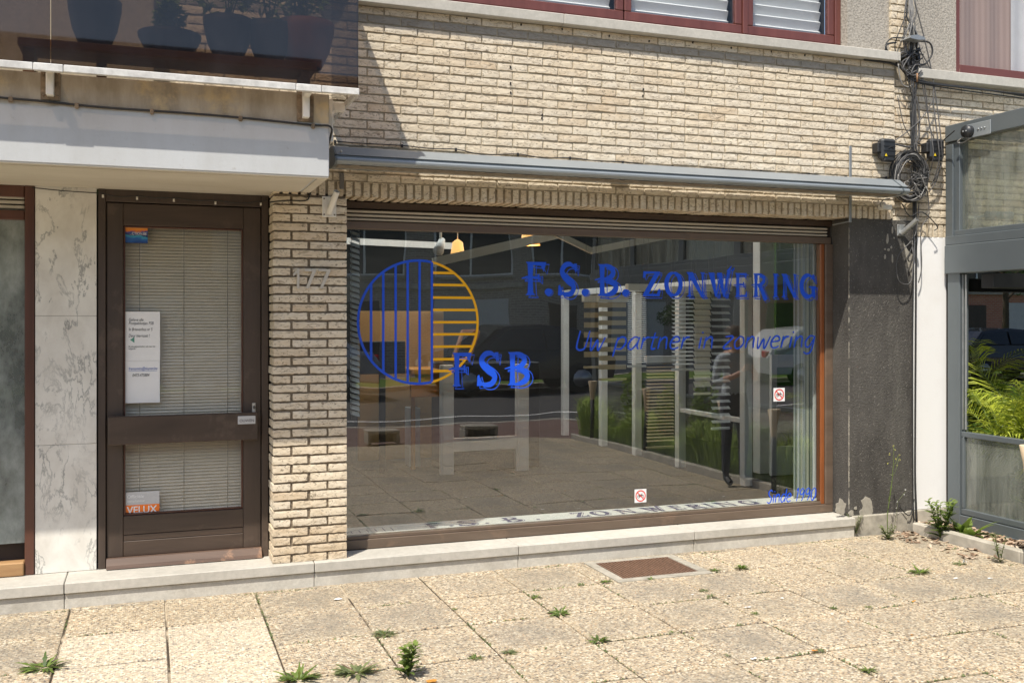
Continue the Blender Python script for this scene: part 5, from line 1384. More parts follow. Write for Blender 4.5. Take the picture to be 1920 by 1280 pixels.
# palm and leafy plants in the terrace
def palm(x, y, z, n, L, seed, label):
    r_ = random.Random(seed); e = empty('palm_plant', (x, y, z), label, 'palm')
    mb = MB(); st_ = MB()
    for i in range(n):
        a = r_.uniform(0, 6.28); el = r_.uniform(.5, 1.35); l = L*r_.uniform(.6, 1.1); P = []
        d = Vector((math.cos(a)*math.cos(el), math.sin(a)*math.cos(el), math.sin(el))); p = Vector((x+r_.uniform(-.06, .06), y+r_.uniform(-.06, .06), z))
        for q in range(13):
            P.append(p.copy()); p = p+d*(l/12); d = (d+Vector((math.cos(a)*.035, math.sin(a)*.035, -.075))).normalized()
        P = [Vector((max(v.x, TX+.06), min(v.y, .0), v.z)) for v in P]
        st_.tube(P, [.006-.0004*q for q in range(13)], 5, tone=.6)
        t = r_.uniform(.0, 1)
        for q in range(3, 13):
            dd = (P[q]-P[q-1]).normalized(); s_ = dd.cross(Vector((0, 0, 1))).normalized()
            for sg in (-1, 1):
                for hh_ in (0, .33, .66):
                    b0 = P[q-1].lerp(P[q], hh_); ln = .26*math.sin(math.pi*(q+.5-2)/12)+.06
                    dr = (s_*sg*.8+dd*.65+Vector((0, 0, r_.uniform(-.25, .15)))).normalized(); w = dd*.0062
                    m_ = b0+dr*ln*.55; tp = b0+dr*ln+Vector((0, 0, -ln*.22))
                    pts_ = [b0-w*.4, b0+w*.4, m_+w, m_-w, tp]
                    pts_ = [Vector((max(v.x, TX+.05), v.y, v.z)) for v in pts_]
                    mb.add(pts_, [(0, 1, 2, 3), (3, 2, 4)], 0, min(1, max(0, t+r_.uniform(-.25, .2))))
    mb.build('fronds', M['palm_leaf'], e, fix=False); st_.build('stem', M['weed_leaf'], e)
    mb = MB(); mb.lathe([(.14, 0), (.18, .28), (.16, .28), (.001, .26)], (x, y, .101), 20); mb.build('pot', M['dark_pot'], e)
palm(6.28, -.50, .52, 40, 1.15, 2, 'bright green palm with arching fronds inside the terrace nearest the wall')
palm(6.75, -.80, .50, 34, 1.2, 8, 'second palm inside the terrace, farther right and partly hidden')
palm(6.30, -1.25, .38, 26, .9, 12, 'third palm inside the terrace beyond the right edge of the view')
pl = empty('potted_shrub', (6.1, -.55, .1), 'dark leafy shrub behind the low terrace glass', 'shrub')
mb = MB(); leaves(mb, (6.15, -.62, .38), (.12, .30, .28), 900, .05, 3); mb.build('foliage', M['tree_leaf'], pl, fix=False)
mb = MB(); mb.box(6.02, 6.22, -.95, -.3, .101, .25, 0, .01); mb.build('planter', M['dark_pot'], pl)

# ================================================================== FLOOR GRATE
gr = empty('floor_grate', (3.06, -.33, 0), 'rusty brown floor grate in a stone surround let into the paving', 'grate')
mb = MB(); g0, g1, h0, h1 = 2.725, 3.395, -.595, -.065; t_ = .062
for q in ((g0, g1, h0, h0+t_), (g0, g1, h1-t_*.8, h1), (g0, g0+t_, h0+t_+.0005, h1-t_*.8-.0005), (g1-t_, g1, h0+t_+.0005, h1-t_*.8-.0005)): mb.box(*q, -.03, .004, 0, .003)
mb.build('surround', M['old_concrete'], gr)
mb = MB()
a_, b_ = h0+t_+.004, h1-t_*.8-.004
mb.box(g0+t_+.002, g1-t_-.002, a_-.003, a_, -.02, .002); mb.box(g0+t_+.002, g1-t_-.002, b_, b_+.003, -.02, .002)
n = 24; xa_, xb_ = g0+t_+.004, g1-t_-.004
for i in range(n):
    x = xa_+(xb_-xa_)*(i+.5)/n; mb.box(x-.0048, x+.0048, a_+.0005, b_-.0005, -.022, .0015)
mb.build('bars', M['grate_rust'], gr)
mb = MB(); mb.box(g0+t_, g1-t_, a_-.003, b_+.003, -.06, -.05); mb.build('pit', M['pit'], gr)

# ================================================================== WEEDS, LEAVES, LITTER
def leafblade(mb, b0, d, L, w, droop, tone, seg=4, wave=0):
    d = Vector(d).normalized(); s_ = d.cross(Vector((0, 0, 1)))
    s_ = s_.normalized() if s_.length > .05 else Vector((1, 0, 0))
    p = Vector(b0); vs = []; fs = []
    for i in range(seg+1):
        t = i/seg; ww = w*math.sin(math.pi*min(.97, .12+t*.88))*(1 + wave*(1 if i % 2 else -1))
        vs += [p-s_*ww/2, p+s_*ww/2+Vector((0, 0, ww*.1))]
        if i: fs.append((2*i-2, 2*i-1, 2*i+1, 2*i))
        p = p+d*(L/seg); d = (d+Vector((0, 0, -droop/seg))).normalized()
        p.z = max(p.z, .006)
    mb.add(vs, fs, 0, tone)
def rosette(px, py, sz, label, mat='weed_leaf', n=14, up=.35, seed=0, flowers=0):
    r_ = random.Random(seed+int(px)); c = ground(px, py); c.z = .003
    e = empty('weed', c, label, 'weed', 'weeds in the paving joints')
    mb = MB(); n = int(n*2.4)
    for i in range(n):
        a = 6.283*i/n+r_.uniform(-.5, .5); el = r_.uniform(.05, up)+ (r_.random() < .2)*.5
        leafblade(mb, c+Vector((math.cos(a)*sz*r_.uniform(0, .35)*1.2, math.sin(a)*sz*.15, 0)), (math.cos(a), math.sin(a)*.8, el), sz*r_.uniform(.5, 1.05), sz*r_.uniform(.10, .22), r_.uniform(.3, 1.0), r_.random()**1.3, 6, .30)
    mb.build('leaves', M[mat], e, fix=False)
    if sz > .035:
        mb = MB()
        for i in range(9):
            a = r_.uniform(0, 6.28); leafblade(mb, c+Vector((math.cos(a)*sz*.2, math.sin(a)*sz*.15, .001)), (math.cos(a), math.sin(a), .05), sz*r_.uniform(.5, 1.25), sz*.09, .6, .02, 4, .3)
        mb.build('withered_leaves', M['chips'], e, fix=False)
def bushy(px, py, h, label, mat='weed_leaf', stems=3, n=26, seed=0, leaf=.07, spread=.25, lw=.25):
    r_ = random.Random(seed+int(px)); c = ground(px, py); c.z = .002
    e = empty('weed', c, label, 'weed', 'weeds in the paving joints')
    mb = MB(); st_ = MB()
    for s_ in range(stems):
        a = r_.uniform(0, 6.28); P = [c+Vector((math.cos(a)*spread*h*t, math.sin(a)*spread*h*t*.7, h*t*r_.uniform(.9, 1))) for t in (0, .25, .5, .75, 1)]
        st_.tube(P, [.003, .0026, .0022, .0016, .001], 5, tone=.3)
        for i in range(n):
            t = (i+.5)/n; k_ = min(3, int(t*4)); p = P[k_].lerp(P[k_+1], t*4-k_); b = i*2.4
            leafblade(mb, p, (math.cos(b), math.sin(b), .55), leaf*(1.15-.6*t)*r_.uniform(.7, 1.2), leaf*lw, .7, min(1, .2+t*.7+r_.uniform(-.15, .15)))
    mb.build('leaves', M[mat], e, fix=False); st_.build('stem', M[mat], e)
rosette(83, 1252, .10, 'flat green weed in the paving joint at the lower left corner', n=12)
rosette(560, 1274, .11, 'green weed cut by the bottom edge of the photo, left of centre', n=12, up=.8)
rosette(668, 1262, .11, 'wide ragged weed in the joint left of the upright bushy weed', n=16, mat='weed_dull')
bushy(765, 1268, .15, 'upright bushy light-green weed, tallest in the open paving', stems=4, leaf=.07, seed=3)
rosette(721, 1190, .065, 'dull green weed in the joint below the two dark tiles', 'weed_dull')
rosette(853, 1143, .022, 'tiny bright weed between tiles left of the grate', n=8)
rosette(891, 1234, .04, 'small bright green weed near the bottom centre', n=9)
rosette(955, 1224, .045, 'dry dull weed flat in a joint at the bottom centre', 'weed_dull')
rosette(1049, 1150, .07, 'dark green weed in front left of the grate', n=16)
rosette(1006, 1120, .04, 'small weed left of the grate, smaller than its dark neighbour', n=9)
rosette(1122, 1202, .06, 'green spiky weed on a tile crossing below the grate', n=13, up=.6)
rosette(1090, 1096, .03, 'small weed just left of the grate surround', n=8)
rosette(1136, 1091, .045, 'bright weed touching the front left corner of the grate surround', n=10)
rosette(1221, 1086, .03, 'little weed under the front edge of the grate surround', n=8)
rosette(1341, 1070, .045, 'flat bright weed at the right corner of the grate surround', n=11)
rosette(1391, 1066, .055, 'rounded dark green weed right of the grate', n=15, up=.9)
rosette(1320, 1108, .04, 'thin weed below the right end of the grate', 'weed_dull', n=9)
rosette(1333, 1118, .035, 'second thin weed just below the one under the grate', 'weed_dull', n=8)
rosette(1416, 1151, .03, 'tiny weed below the rounded dark weed', n=8)
rosette(1563, 1141, .028, 'small weed on the long joint, left one of two', n=8)
rosette(1629, 1139, .026, 'small weed on the long joint, right one of two', n=8)
rosette(1725, 1074, .075, 'bright green weed on the paving near the right edging', n=15, up=.7)
rosette(1629, 1258, .045, 'green weed at the bottom right', n=10)
rosette(1540, 1221, .03, 'olive weed beside an orange leaf at the lower right', 'weed_dull', n=8)
rosette(1800, 1058, .05, 'sparse weed beside the crumpled blue paper', 'weed_dull', n=9)
rosette(1261, 1186, .02, 'tiny weed on a joint right of the spiky weed', n=6)
rosette(1365, 1230, .02, 'tiny dark weed in a joint at the lower right of centre', 'weed_dull', n=7)
rosette(980, 1056, .02, 'tiny weed at the foot of the stone step', 'weed_dull', n=7)
bushy(1603, 1004, .17, 'wispy weed at the end of the stone step', 'weed_dull', stems=7, n=18, leaf=.03, spread=.4, lw=.25)
bushy(1665, 1012, .11, 'leafy base growth under the tall flowering stem by the dark pilaster', 'weed_dull', stems=5, n=18, leaf=.05, spread=.6, lw=.22)
bushy(1765, 1012, .30, 'dense light-green weed growing out over the concrete edging', 'weed_leaf', stems=13, n=22, leaf=.085, spread=.36, lw=.24)
bushy(1875, 1055, .20, 'thin olive weed in front of the edging at the right edge', 'weed_dull', stems=4, n=16, leaf=.045, spread=.35, lw=.25)
c = Vector((5.66, -.42, .03))
e = empty('weed', c, 'broad-leaved bright green plant in the bed beside the terrace glass', 'weed', 'weeds in the paving joints'); mb = MB()
for i in range(26):
    a = 2.3+i*.39; leafblade(mb, c+Vector((random.uniform(-.04, .04), random.uniform(-.08, .08), 0)), (math.cos(a), math.sin(a), random.uniform(.5, 1.8)), random.uniform(.10, .27), random.uniform(.03, .06), random.uniform(.5, 1.1), random.random(), 6, .1)
mb.build('leaves', M['weed_leaf'], e, fix=False)
tw = ground(1665, 1010); e = empty('tall_weed', tw, 'tall thin flowering weed stem rising in front of the dark pilaster', 'weed')
P = catmull([tuple(v) for v in (tw, at(1664, 965, tw.y), at(1671, 915, tw.y), at(1675, 870, tw.y), at(1676, 836, tw.y))], 4)
st_ = MB(); st_.tube(P, [.0035-.0022*i/len(P) for i in range(len(P))], 6, tone=.6); lf = MB(); fl = MB()
br = [((1673, 895), (1680, 880), (1686, 858)), ((1674, 880), (1679, 868), (1684, 853)), ((1672, 905), (1665, 940), (1668, 930))]
for b_ in br: st_.tube([at(x, y, tw.y) for x, y in b_], .0012, 5, tone=.7)
for i in range(30):
    p = Vector(random.choice(P[3:])); a = random.uniform(0, 6.28); leafblade(lf, p, (math.cos(a), math.sin(a), .6), random.uniform(.012, .035), .007, .5, random.random(), 3)
for (x, y) in ((1675, 836), (1668, 851), (1686, 853), (1687, 862), (1680, 860), (1665, 868), (1683, 872), (1678, 843)):
    p = at(x, y, tw.y); leaves(fl, p, (.006, .006, .008), 10, .008, x)
st_.build('stem', M['weed_leaf'], e); lf.build('leaves', M['weed_dull'], e, fix=False); fl.build('flower', M['flower_yellow'], e, fix=False)
tw2 = ground(1690, 1000); e = empty('tall_weed', tw2, 'shorter thin weed stem with small white seed heads beside the pilaster cable', 'weed')
st_ = MB(); st_.tube([at(x, y, tw2.y) for x, y in ((1674, 1003), (1681, 965), (1683, 940), (1697, 922))], .0014, 5, tone=.6); st_.build('stem', M['weed_dull'], e)
fl = MB()
for (x, y) in ((1698, 918), (1695, 926), (1683, 940), (1681, 952)): leaves(fl, at(x, y, tw2.y), (.006, .006, .01), 10, .009, x)
fl.build('flower', M['blind_white'], e, fix=False)
mb = MB(); rm = random.Random(21)
for q in range(11000):
    if rm.random() < .5: x = .083+.5035*rm.randint(-6, 10)+rm.gauss(0, .003); y = rm.uniform(-3.4, -.06)
    else: y = -.088-.5015*rm.randint(0, 6)+rm.gauss(0, .003); x = rm.uniform(-1.8, 5.4)
    if noise.noise(Vector((x*1.9, y*1.9, 4))) + .25*noise.noise(Vector((x*9, y*9, 1))) < .12: continue
    if 2.7 < x < 3.42 and -.62 < y < -.04: continue
    a = rm.uniform(0, 6.28); L = rm.uniform(.005, .017); d = Vector((math.cos(a), math.sin(a), rm.uniform(.1, .9))); s_ = Vector((-d.y, d.x, 0))*L*.4; p = Vector((x, y, -.002))
    mb.add([p-s_, p+s_, p+d*L], [(0, 1, 2)], 0, rm.random()**2)
tag(mb.build('moss', M['weed_dull'], fix=False), 'dull green moss and seedlings in the joints of the paving', 'moss', kind='stuff')
# loose leaves and scraps
def scrap(px, py, s, mat, label, name, cat, thick=.004):
    c = ground(px, py); c.z = .004; r_ = random.Random(int(px*7+py)); n = 8; mb = MB(); vs = [c+Vector((0, 0, thick))]
    for i in range(n):
        a = 6.283*i/n; q = s*r_.uniform(.6, 1.1); vs.append(c+Vector((q*math.cos(a), q*.6*math.sin(a), r_.uniform(0, thick*2))))
    mb.add(vs, [(0, i+1, (i+1) % n+1) for i in range(n)], 0, r_.random()); o = mb.build(name, M[mat], fix=False); tag(o, label, cat)
for px, py, s, lb in ((1579, 1005, .022, 'orange leaf at the foot of the step beside the wispy weed'), (1483, 1090, .014, 'small orange leaf on the tile right of the grate'), (1528, 1221, .018, 'orange leaf beside the olive weed at the lower right'), (1713, 1128, .014, 'orange-brown leaf on the long joint at the right'), (1711, 1192, .012, 'yellow-orange leaf on a joint at the far lower right'), (810, 1279, .03, 'brown dry leaf at the bottom edge right of the bushy weed'), (1591, 1167, .01, 'tiny brown leaf speck right of centre on a tile')):
    scrap(px, py, s, 'dry_leaf', lb, 'fallen_leaf', 'leaf')
for px, py, s, lb in ((1466, 1122, .016, 'round white scrap on the tile right of centre'), (1298, 1115, .013, 'small white scrap below the grate'), (1402, 1139, .022, 'thin white scrap beside the tiny weed'), (1792, 1085, .018, 'flat white scrap near the right end of the paving'), (1856, 1085, .022, 'pale blue-white scrap below the olive weed at the right'), (1413, 1236, .018, 'pale yellow scrap at the lower right of centre'), (633, 1124, .03, 'white chalky splash on the dark tile near the step')):
    scrap(px, py, s, 'paper', lb, 'paper_scrap', 'litter', .002)
scrap(1809, 1059, .018, 'shade_white', 'crumpled blue and white paper near the concrete edging', 'crumpled_paper', 'litter', .02)

# ================================================================== INTERIOR OF THE SHOP
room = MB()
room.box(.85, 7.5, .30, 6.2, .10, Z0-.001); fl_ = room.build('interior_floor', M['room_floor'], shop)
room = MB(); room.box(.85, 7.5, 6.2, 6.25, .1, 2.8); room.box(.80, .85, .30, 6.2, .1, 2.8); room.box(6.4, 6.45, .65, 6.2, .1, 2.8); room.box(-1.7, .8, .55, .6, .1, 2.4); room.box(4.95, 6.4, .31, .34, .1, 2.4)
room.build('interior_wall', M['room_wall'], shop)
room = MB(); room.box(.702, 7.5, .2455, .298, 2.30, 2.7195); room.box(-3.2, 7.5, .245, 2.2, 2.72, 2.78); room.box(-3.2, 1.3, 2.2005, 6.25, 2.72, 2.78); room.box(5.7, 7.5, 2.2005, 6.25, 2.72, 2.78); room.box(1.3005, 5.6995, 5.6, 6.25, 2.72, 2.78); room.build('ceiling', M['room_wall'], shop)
k = NT('opal', .5); tb = k.n.new('ShaderNodeBsdfTranslucent'); tb.inputs[0].default_value = (.90, .92, .93, 1); k.l.new(tb.outputs[0], k.n['Material Output'].inputs[0]); M['opal'] = k.m
room = MB(); room.box(1.3, 5.7, 2.2, 5.6, 2.781, 2.79); room.build('added_light_panel', M['opal'], shop)  # unseen translucent panel over the ceiling opening, added to brighten the shop interior
room = MB(); room.box(WX0, WX1, .262, .50, .146, .2265, 0, .004); room.build('inner_sill', M['room_white'], shop)
def thing_box(name, label, cat, mat, boxes, group=None):
    mb = MB()
    for b_ in boxes: mb.box(*b_, 0, .004)
    return tag(mb.build(name, M[mat]), label, cat, group)
ri = lambda px, py, Y: at(px, py, Y)
# ochre partition and orange desk
a = ri(672, 583, 4.2); b = ri(832, 600, 4.2)
thing_box('partition', 'ochre panel at the back left of the shop behind the logo', 'partition', 'room_ochre', [(a.x, b.x, 4.2, 4.25, .146, a.z)])
a = ri(757, 690, 3.6); b = ri(872, 738, 3.6)
dk = empty('reception_desk', ((a.x+b.x)/2, 3.5, .146), 'orange desk standing at the back left behind the white stand', 'desk')
mb = MB(); mb.box(a.x, b.x, 3.3, 3.9, a.z-.05, a.z, 0, .004); mb.build('desk_top', M['orange_desk'], dk)
mb = MB(); mb.box(a.x, b.x, 3.32, 3.36, b.z, a.z-.051, 0, .004); mb.build('front_panel', M['orange_desk'], dk)
for x in (a.x+.03, b.x-.06): mb = MB(); mb.box(x, x+.04, 3.4, 3.44, .146, b.z-.001, 0, .003); mb.build('leg', M['orange_desk'], dk)
a = ri(676, 640, 3.3); b = ri(760, 700, 3.3)
mon = empty('monitor', ((a.x+b.x)/2, 3.3, .9), 'black flat screen behind the lower left of the round logo', 'monitor')
mb = MB(); mb.box(a.x, b.x, 3.30, 3.34, b.z, a.z, 0, .006); mb.build('screen', M['display_black'], mon); mb = MB(); mb.box((a.x+b.x)/2-.03, (a.x+b.x)/2+.03, 3.32, 3.36, .146, b.z-.001, 0, .003); mb.build('stand', M['display_black'], mon)
# white table frame
tf = empty('white_stand', (3.05, 3.0, .146), 'white H-shaped stand with a low crossbar in the middle of the shop floor', 'stand')
for px in (839, 980):
    x = ri(px, 800, 3.0).x; mb = MB(); mb.box(x-.055, x+.055, 2.97, 3.03, .146, 1.19, 0, .003); mb.build('upright', M['room_white'], tf)
    mb = MB(); mb.box(x-.075, x-.0555, 2.98, 3.02, .146, 1.19, 0, .002); mb.build('side_strip', M['blind_white'], tf)
mb = MB(); mb.box(2.73, 3.39, 2.985, 3.02, .36, .49, 0, .003); mb.build('crossbar', M['room_white'], tf)
a = ri(768, 765, 3.6); b = ri(788, 806, 3.6)
thing_box('white_box', 'slim white box standing on the floor left of the white stand', 'box', 'room_white', [(a.x, b.x, 3.6, 3.8, .146, a.z)])
# pendant lamps
def pendant(px, py, Y, label, s=1):
    p = ri(px, py, Y); e = empty('pendant_lamp', p, label, 'lamp', 'lit pendant lamps')
    mb = MB(); mb.tube([(p.x, Y, p.z+.1*s), (p.x, Y, 2.715)], .004, 6); mb.build('cord', M['white_metal'], e)
    mb = MB(); mb.lathe([(.012*s, .13*s), (.05*s, .10*s), (.065*s, 0), (.085*s, -.055*s), (.075*s, -.05*s), (.04*s, .05*s)], p, 18); mb.build('lamp_shade', M['lamp_shade'], e)
    mb = MB(); mb.lathe([(.001, -.03), (.03, -.02), (.035, .01), (.02, .04), (.001, .05)], (p.x, p.y, p.z), 12); mb.build('bulb', M['lamp_glow'], e)
    l = bpy.data.lights.new('lamp_light', 'POINT'); l.energy = 9; l.color = (1, .62, .3); l.shadow_soft_size = .05
    lo = bpy.data.objects.new('lamp_light', l); scene.collection.objects.link(lo); lo.parent = e; lo.location = (0, 0, -.12)
pendant(858, 474, 3.0, 'glowing orange pendant lamp left, above the yellow half of the logo')
pendant(993, 447, 2.6, 'glowing orange pendant lamp right, half hidden behind the window head', 1.2)
# track spotlight
p = ri(826, 452, 2.6); e = empty('spotlight', p, 'white ceiling spotlight on a short pipe above the logo', 'lamp')
mb = MB(); mb.tube([(p.x, 2.6, p.z), (p.x, 2.6, 2.715)], .012, 8); mb.build('pipe', M['room_white'], e)
mb = MB(); mb.tube([(p.x+.02, 2.62, p.z+.01), (p.x-.05, 2.5, p.z-.10)], [.03, .05], 14); mb.build('head', M['room_white'], e)
# display awning arms and beams under the ceiling
da = empty('display_awning', (3.3, 2.2, 2.3), 'white folding awning arms displayed under the shop ceiling', 'awning display')
for (q0, q1, w) in (((812, 492, 2.3), (1052, 438, 2.3), .08), ((1040, 437, 2.0), (1108, 470, 2.0), .05), ((1108, 470, 2.0), (1255, 442, 2.0), .06), ((650, 452, 4.6), (860, 462, 4.6), .07)):
    mb = MB(); mb.obox(ri(*q0), ri(*q1), .04, w); mb.build('arm', M['room_white'], da)
rk = empty('display_rack', (5.0, 3.5, .146), 'long white open rack of uprights and rails along the right wall of the shop', 'rack')
for yy in (1.48, 2.65, 3.60, 4.46, 5.6):
    mb = MB(); mb.box(4.96, 5.04, yy-.04, yy+.04, .147, 1.93, 0, .003); mb.build('upright', M['room_white'], rk)
mb = MB(); mb.box(4.965, 5.035, 1.44, 5.64, 1.931, 2.0, 0, .003); mb.build('top_rail', M['room_white'], rk)
mb = MB(); mb.box(4.97, 5.03, 1.521, 2.609, .70, .74, 0, .003); mb.build('cross_rail', M['room_white'], rk)
# sample blinds on the right
def sample(name, x0p, x1p, yt, yb_, Y, mat, label, pitch, mode):
    a = ri(x0p, yt, Y); b = ri(x1p, yb_, Y); e = empty(name, ((a.x+b.x)/2, Y, b.z), label, 'blind', 'sample blinds on show')
    mb = MB(); mb.box(a.x-.01, b.x+.01, Y-.03, Y+.03, a.z, a.z+.06, 0, .003);  mb.build('head_rail', M['room_white'], e)
    mb = MB()
    for x_ in (a.x+.02, b.x-.02): mb.tube([(x_, Y, a.z+.06), (x_, Y, 2.71)], .0012, 4)
    mb.build('hanging_wire', M['cable_grey'], e, whole=True)
    mb = MB(); z = a.z-.005
    if mode == 'zebra':
        while z-pitch > b.z: mb.box(a.x, b.x, Y, Y+.002, z-pitch*.55, z); z -= pitch
    else:
        while z-pitch > b.z:
            d = pitch*(.9 if mode == 'closed' else .35); mb.add([(a.x, Y-.018, z-d), (b.x, Y-.018, z-d), (b.x, Y+.012, z), (a.x, Y+.012, z)], [(0, 1, 2, 3)]); z -= pitch
    mb.build('slats', M[mat], e, fix=False)
    mb = MB(); mb.box(a.x, b.x, Y-.01, Y+.015, b.z-.02, b.z, 0, .003); mb.build('bottom_rail', M[mat], e)
sample('sample_blind', 1095, 1122, 566, 686, 1.7, 'blind_tan', 'tan and clear striped sample blind, left of the hanging samples', .085, 'zebra')
sample('sample_blind', 1123, 1174, 566, 708, 1.5, 'blind_tan', 'wider tan striped sample blind hanging lower beside the first', .075, 'zebra')
sample('sample_blind', 1177, 1211, 545, 684, 1.6, 'blind_white', 'thin-slatted grey venetian sample blind in the middle', .018, 'open')
sample('sample_blind', 1212, 1263, 680, 835, 1.8, 'blind_tan', 'dark wooden venetian sample blind hanging low in the middle', .03, 'open')
sample('sample_blind', 1260, 1300, 550, 690, 1.4, 'blind_white', 'pale venetian sample blind left of the cream one', .035, 'open')
sample('sample_blind', 1301, 1332, 546, 735, 1.15, 'blind_cream', 'cream wooden-slat sample blind, longest of the hanging samples', .05, 'closed')
sample('sample_blind', 1334, 1368, 545, 800, 1.5, 'blind_white', 'translucent pale sample blind right of the cream one', .06, 'open')
# uprights, white door and green wall at the right
thing_box('white_column', 'wide cream column inside the shop beside the green wall', 'column', 'room_white', [(ri(1425, 600, 2.0).x, ri(1453, 600, 2.0).x, 2.0, 2.12, .146, 2.715)])
gx = ri(1455, 600, 1.9).x
thing_box('green_panel', 'bright green wall panel at the right inside the shop', 'panel', 'green_panel', [(gx, gx+1.0, 1.9, 1.93, ri(1500, 722, 1.9).z, 2.715)])
wd = empty('white_door', (ri(1450, 700, 1.8).x, 1.8, .146), 'low white glazed door leaf inside the shop under the green panel', 'door')
a = ri(1447, 665, 1.85); b = ri(1540, 905, 1.85); mb = MB()
mb.box(a.x, a.x+.06, 1.85, 1.89, .147, a.z, 0, .003); mb.box(b.x-.06, b.x, 1.85, 1.89, .147, a.z, 0, .003); mb.box(a.x+.061, b.x-.061, 1.852, 1.888, a.z-.12, a.z, 0, .003); mb.box(a.x+.061, b.x-.061, 1.852, 1.888, .147, .42, 0, .003); mb.build('leaf', M['room_white'], wd)
# vertical string blind by the right frame
vb = empty('string_blind', (ri(1510, 600, .40).x, .40, .25), 'pale blue and green vertical string blind hanging inside by the right frame', 'blind')
k = NT('strings', .6); k.col(k.ramp(k.attr(), [(0, (.14, .17, .15)), (.25, (.34, .38, .34)), (.5, (.60, .61, .50)), (.72, (.44, .49, .52)), (.88, (.74, .75, .76))], 'CONSTANT')); M['strings'] = k.m
mb = MB(); x = ri(1488, 600, .40).x; xe = ri(1539, 600, .40).x
while x < xe:
    w = random.uniform(.003, .009); mb.box(x, x+w, .40, .403, .24, gzt+.03, tone=random.random()); x += w+random.uniform(.001, .004)
mb.build('strings', M['strings'], vb)
mb = MB(); x = ri(1527, 600, .36).x; mb.box(x-.014, x+.014, .35, .37, .24, gzt+.03, 0, .006); mb.build('end_rod', M['shade_white'], vb)
# narrow venetian blind against the left end of the window
lb = empty('side_blind', (1.21, .30, 1.0), 'narrow stack of tilted slats at the left end of the shop window', 'blind')
mb = MB(); z = gzt+.01; zb_ = at(660, 785, .30).z
while z > zb_:
    mb.add([(WX0+.075, .262, z), (WX0+.135, .262, z-.020), (WX0+.135, .30, z+.008), (WX0+.075, .30, z+.024)], [(0, 1, 2, 3)]); z -= .0365
mb.build('slats', M['blind_white'], lb, fix=False)
mb = MB()
for x in (WX0+.08, WX0+.133): mb.tube([(x, .26, zb_), (x, .26, gzt+.02)], .0016, 5)
mb.build('cord', M['digit_edge'], lb)
thing_box('wall_shelf', 'thin white glass shelf behind the yellow half of the logo', 'shelf', 'room_white', [(ri(812, 582, 4.1).x, ri(885, 582, 4.1).x, 3.9, 4.15, ri(850, 579, 4.1).z-.015, ri(850, 579, 4.1).z)])
rw = empty('roof_window', (ri(870, 660, 3.0).x, 3.2, 1.2), 'small open roof window model of pale wood on a dark cabinet', 'display model')
mb = MB(); a = ri(848, 684, 3.2); b = ri(868, 620, 3.3); c = ri(882, 684, 3.2)
c2 = ri(876, 622, 3.3)
for q0, q1 in (((a.x, 3.2, 1.215), (b.x, 3.3, b.z)), ((b.x, 3.3, b.z), (b.x+.16, 3.3, b.z)), ((b.x+.16, 3.3, b.z), (a.x+.16, 3.2, 1.215))): mb.obox(q0, q1, .03, .03)
mb.build('frame', M['plank'], rw)
mb = MB(); mb.box(a.x-.1, a.x+.9, 3.15, 3.6, .147, 1.198, 0, .005); tag(mb.build('cabinet', M['display_black']), 'low dark cabinet behind the FSB letters carrying the small roof window', 'cabinet')

# ================================================================== STREET SEEN IN THE GLASS
# hollow concrete blocks at the end of the paving
def hollow(px, py, w, h, label):
    r = ray(px, py); t = -CAM_Z/r.z; ym = r.y*t+CAM_Y; x = r.x*t; y = 2*GY-ym
    mb = MB(); mb.box(x-w/2, x+w/2, y-.28, y, h-.05, h, 0, .01); mb.box(x-w/2, x-w/2+.05, y-.28, y, 0, h-.0505, 0, .01); mb.box(x+w/2-.05, x+w/2, y-.28, y, 0, h-.0505, 0, .01); mb.box(x-w/2+.051, x+w/2-.051, y-.28, y-.22, 0, h-.0505, 0, .005)
    tag(mb.build('concrete_block', M['old_concrete']), label, 'concrete block', 'hollow concrete blocks at the end of the paving')
hollow(720, 832, .48, .19, 'hollow concrete block mirrored at the lower left of the window')
hollow(903, 824, .48, .19, 'hollow concrete block mirrored between the legs of the white stand')
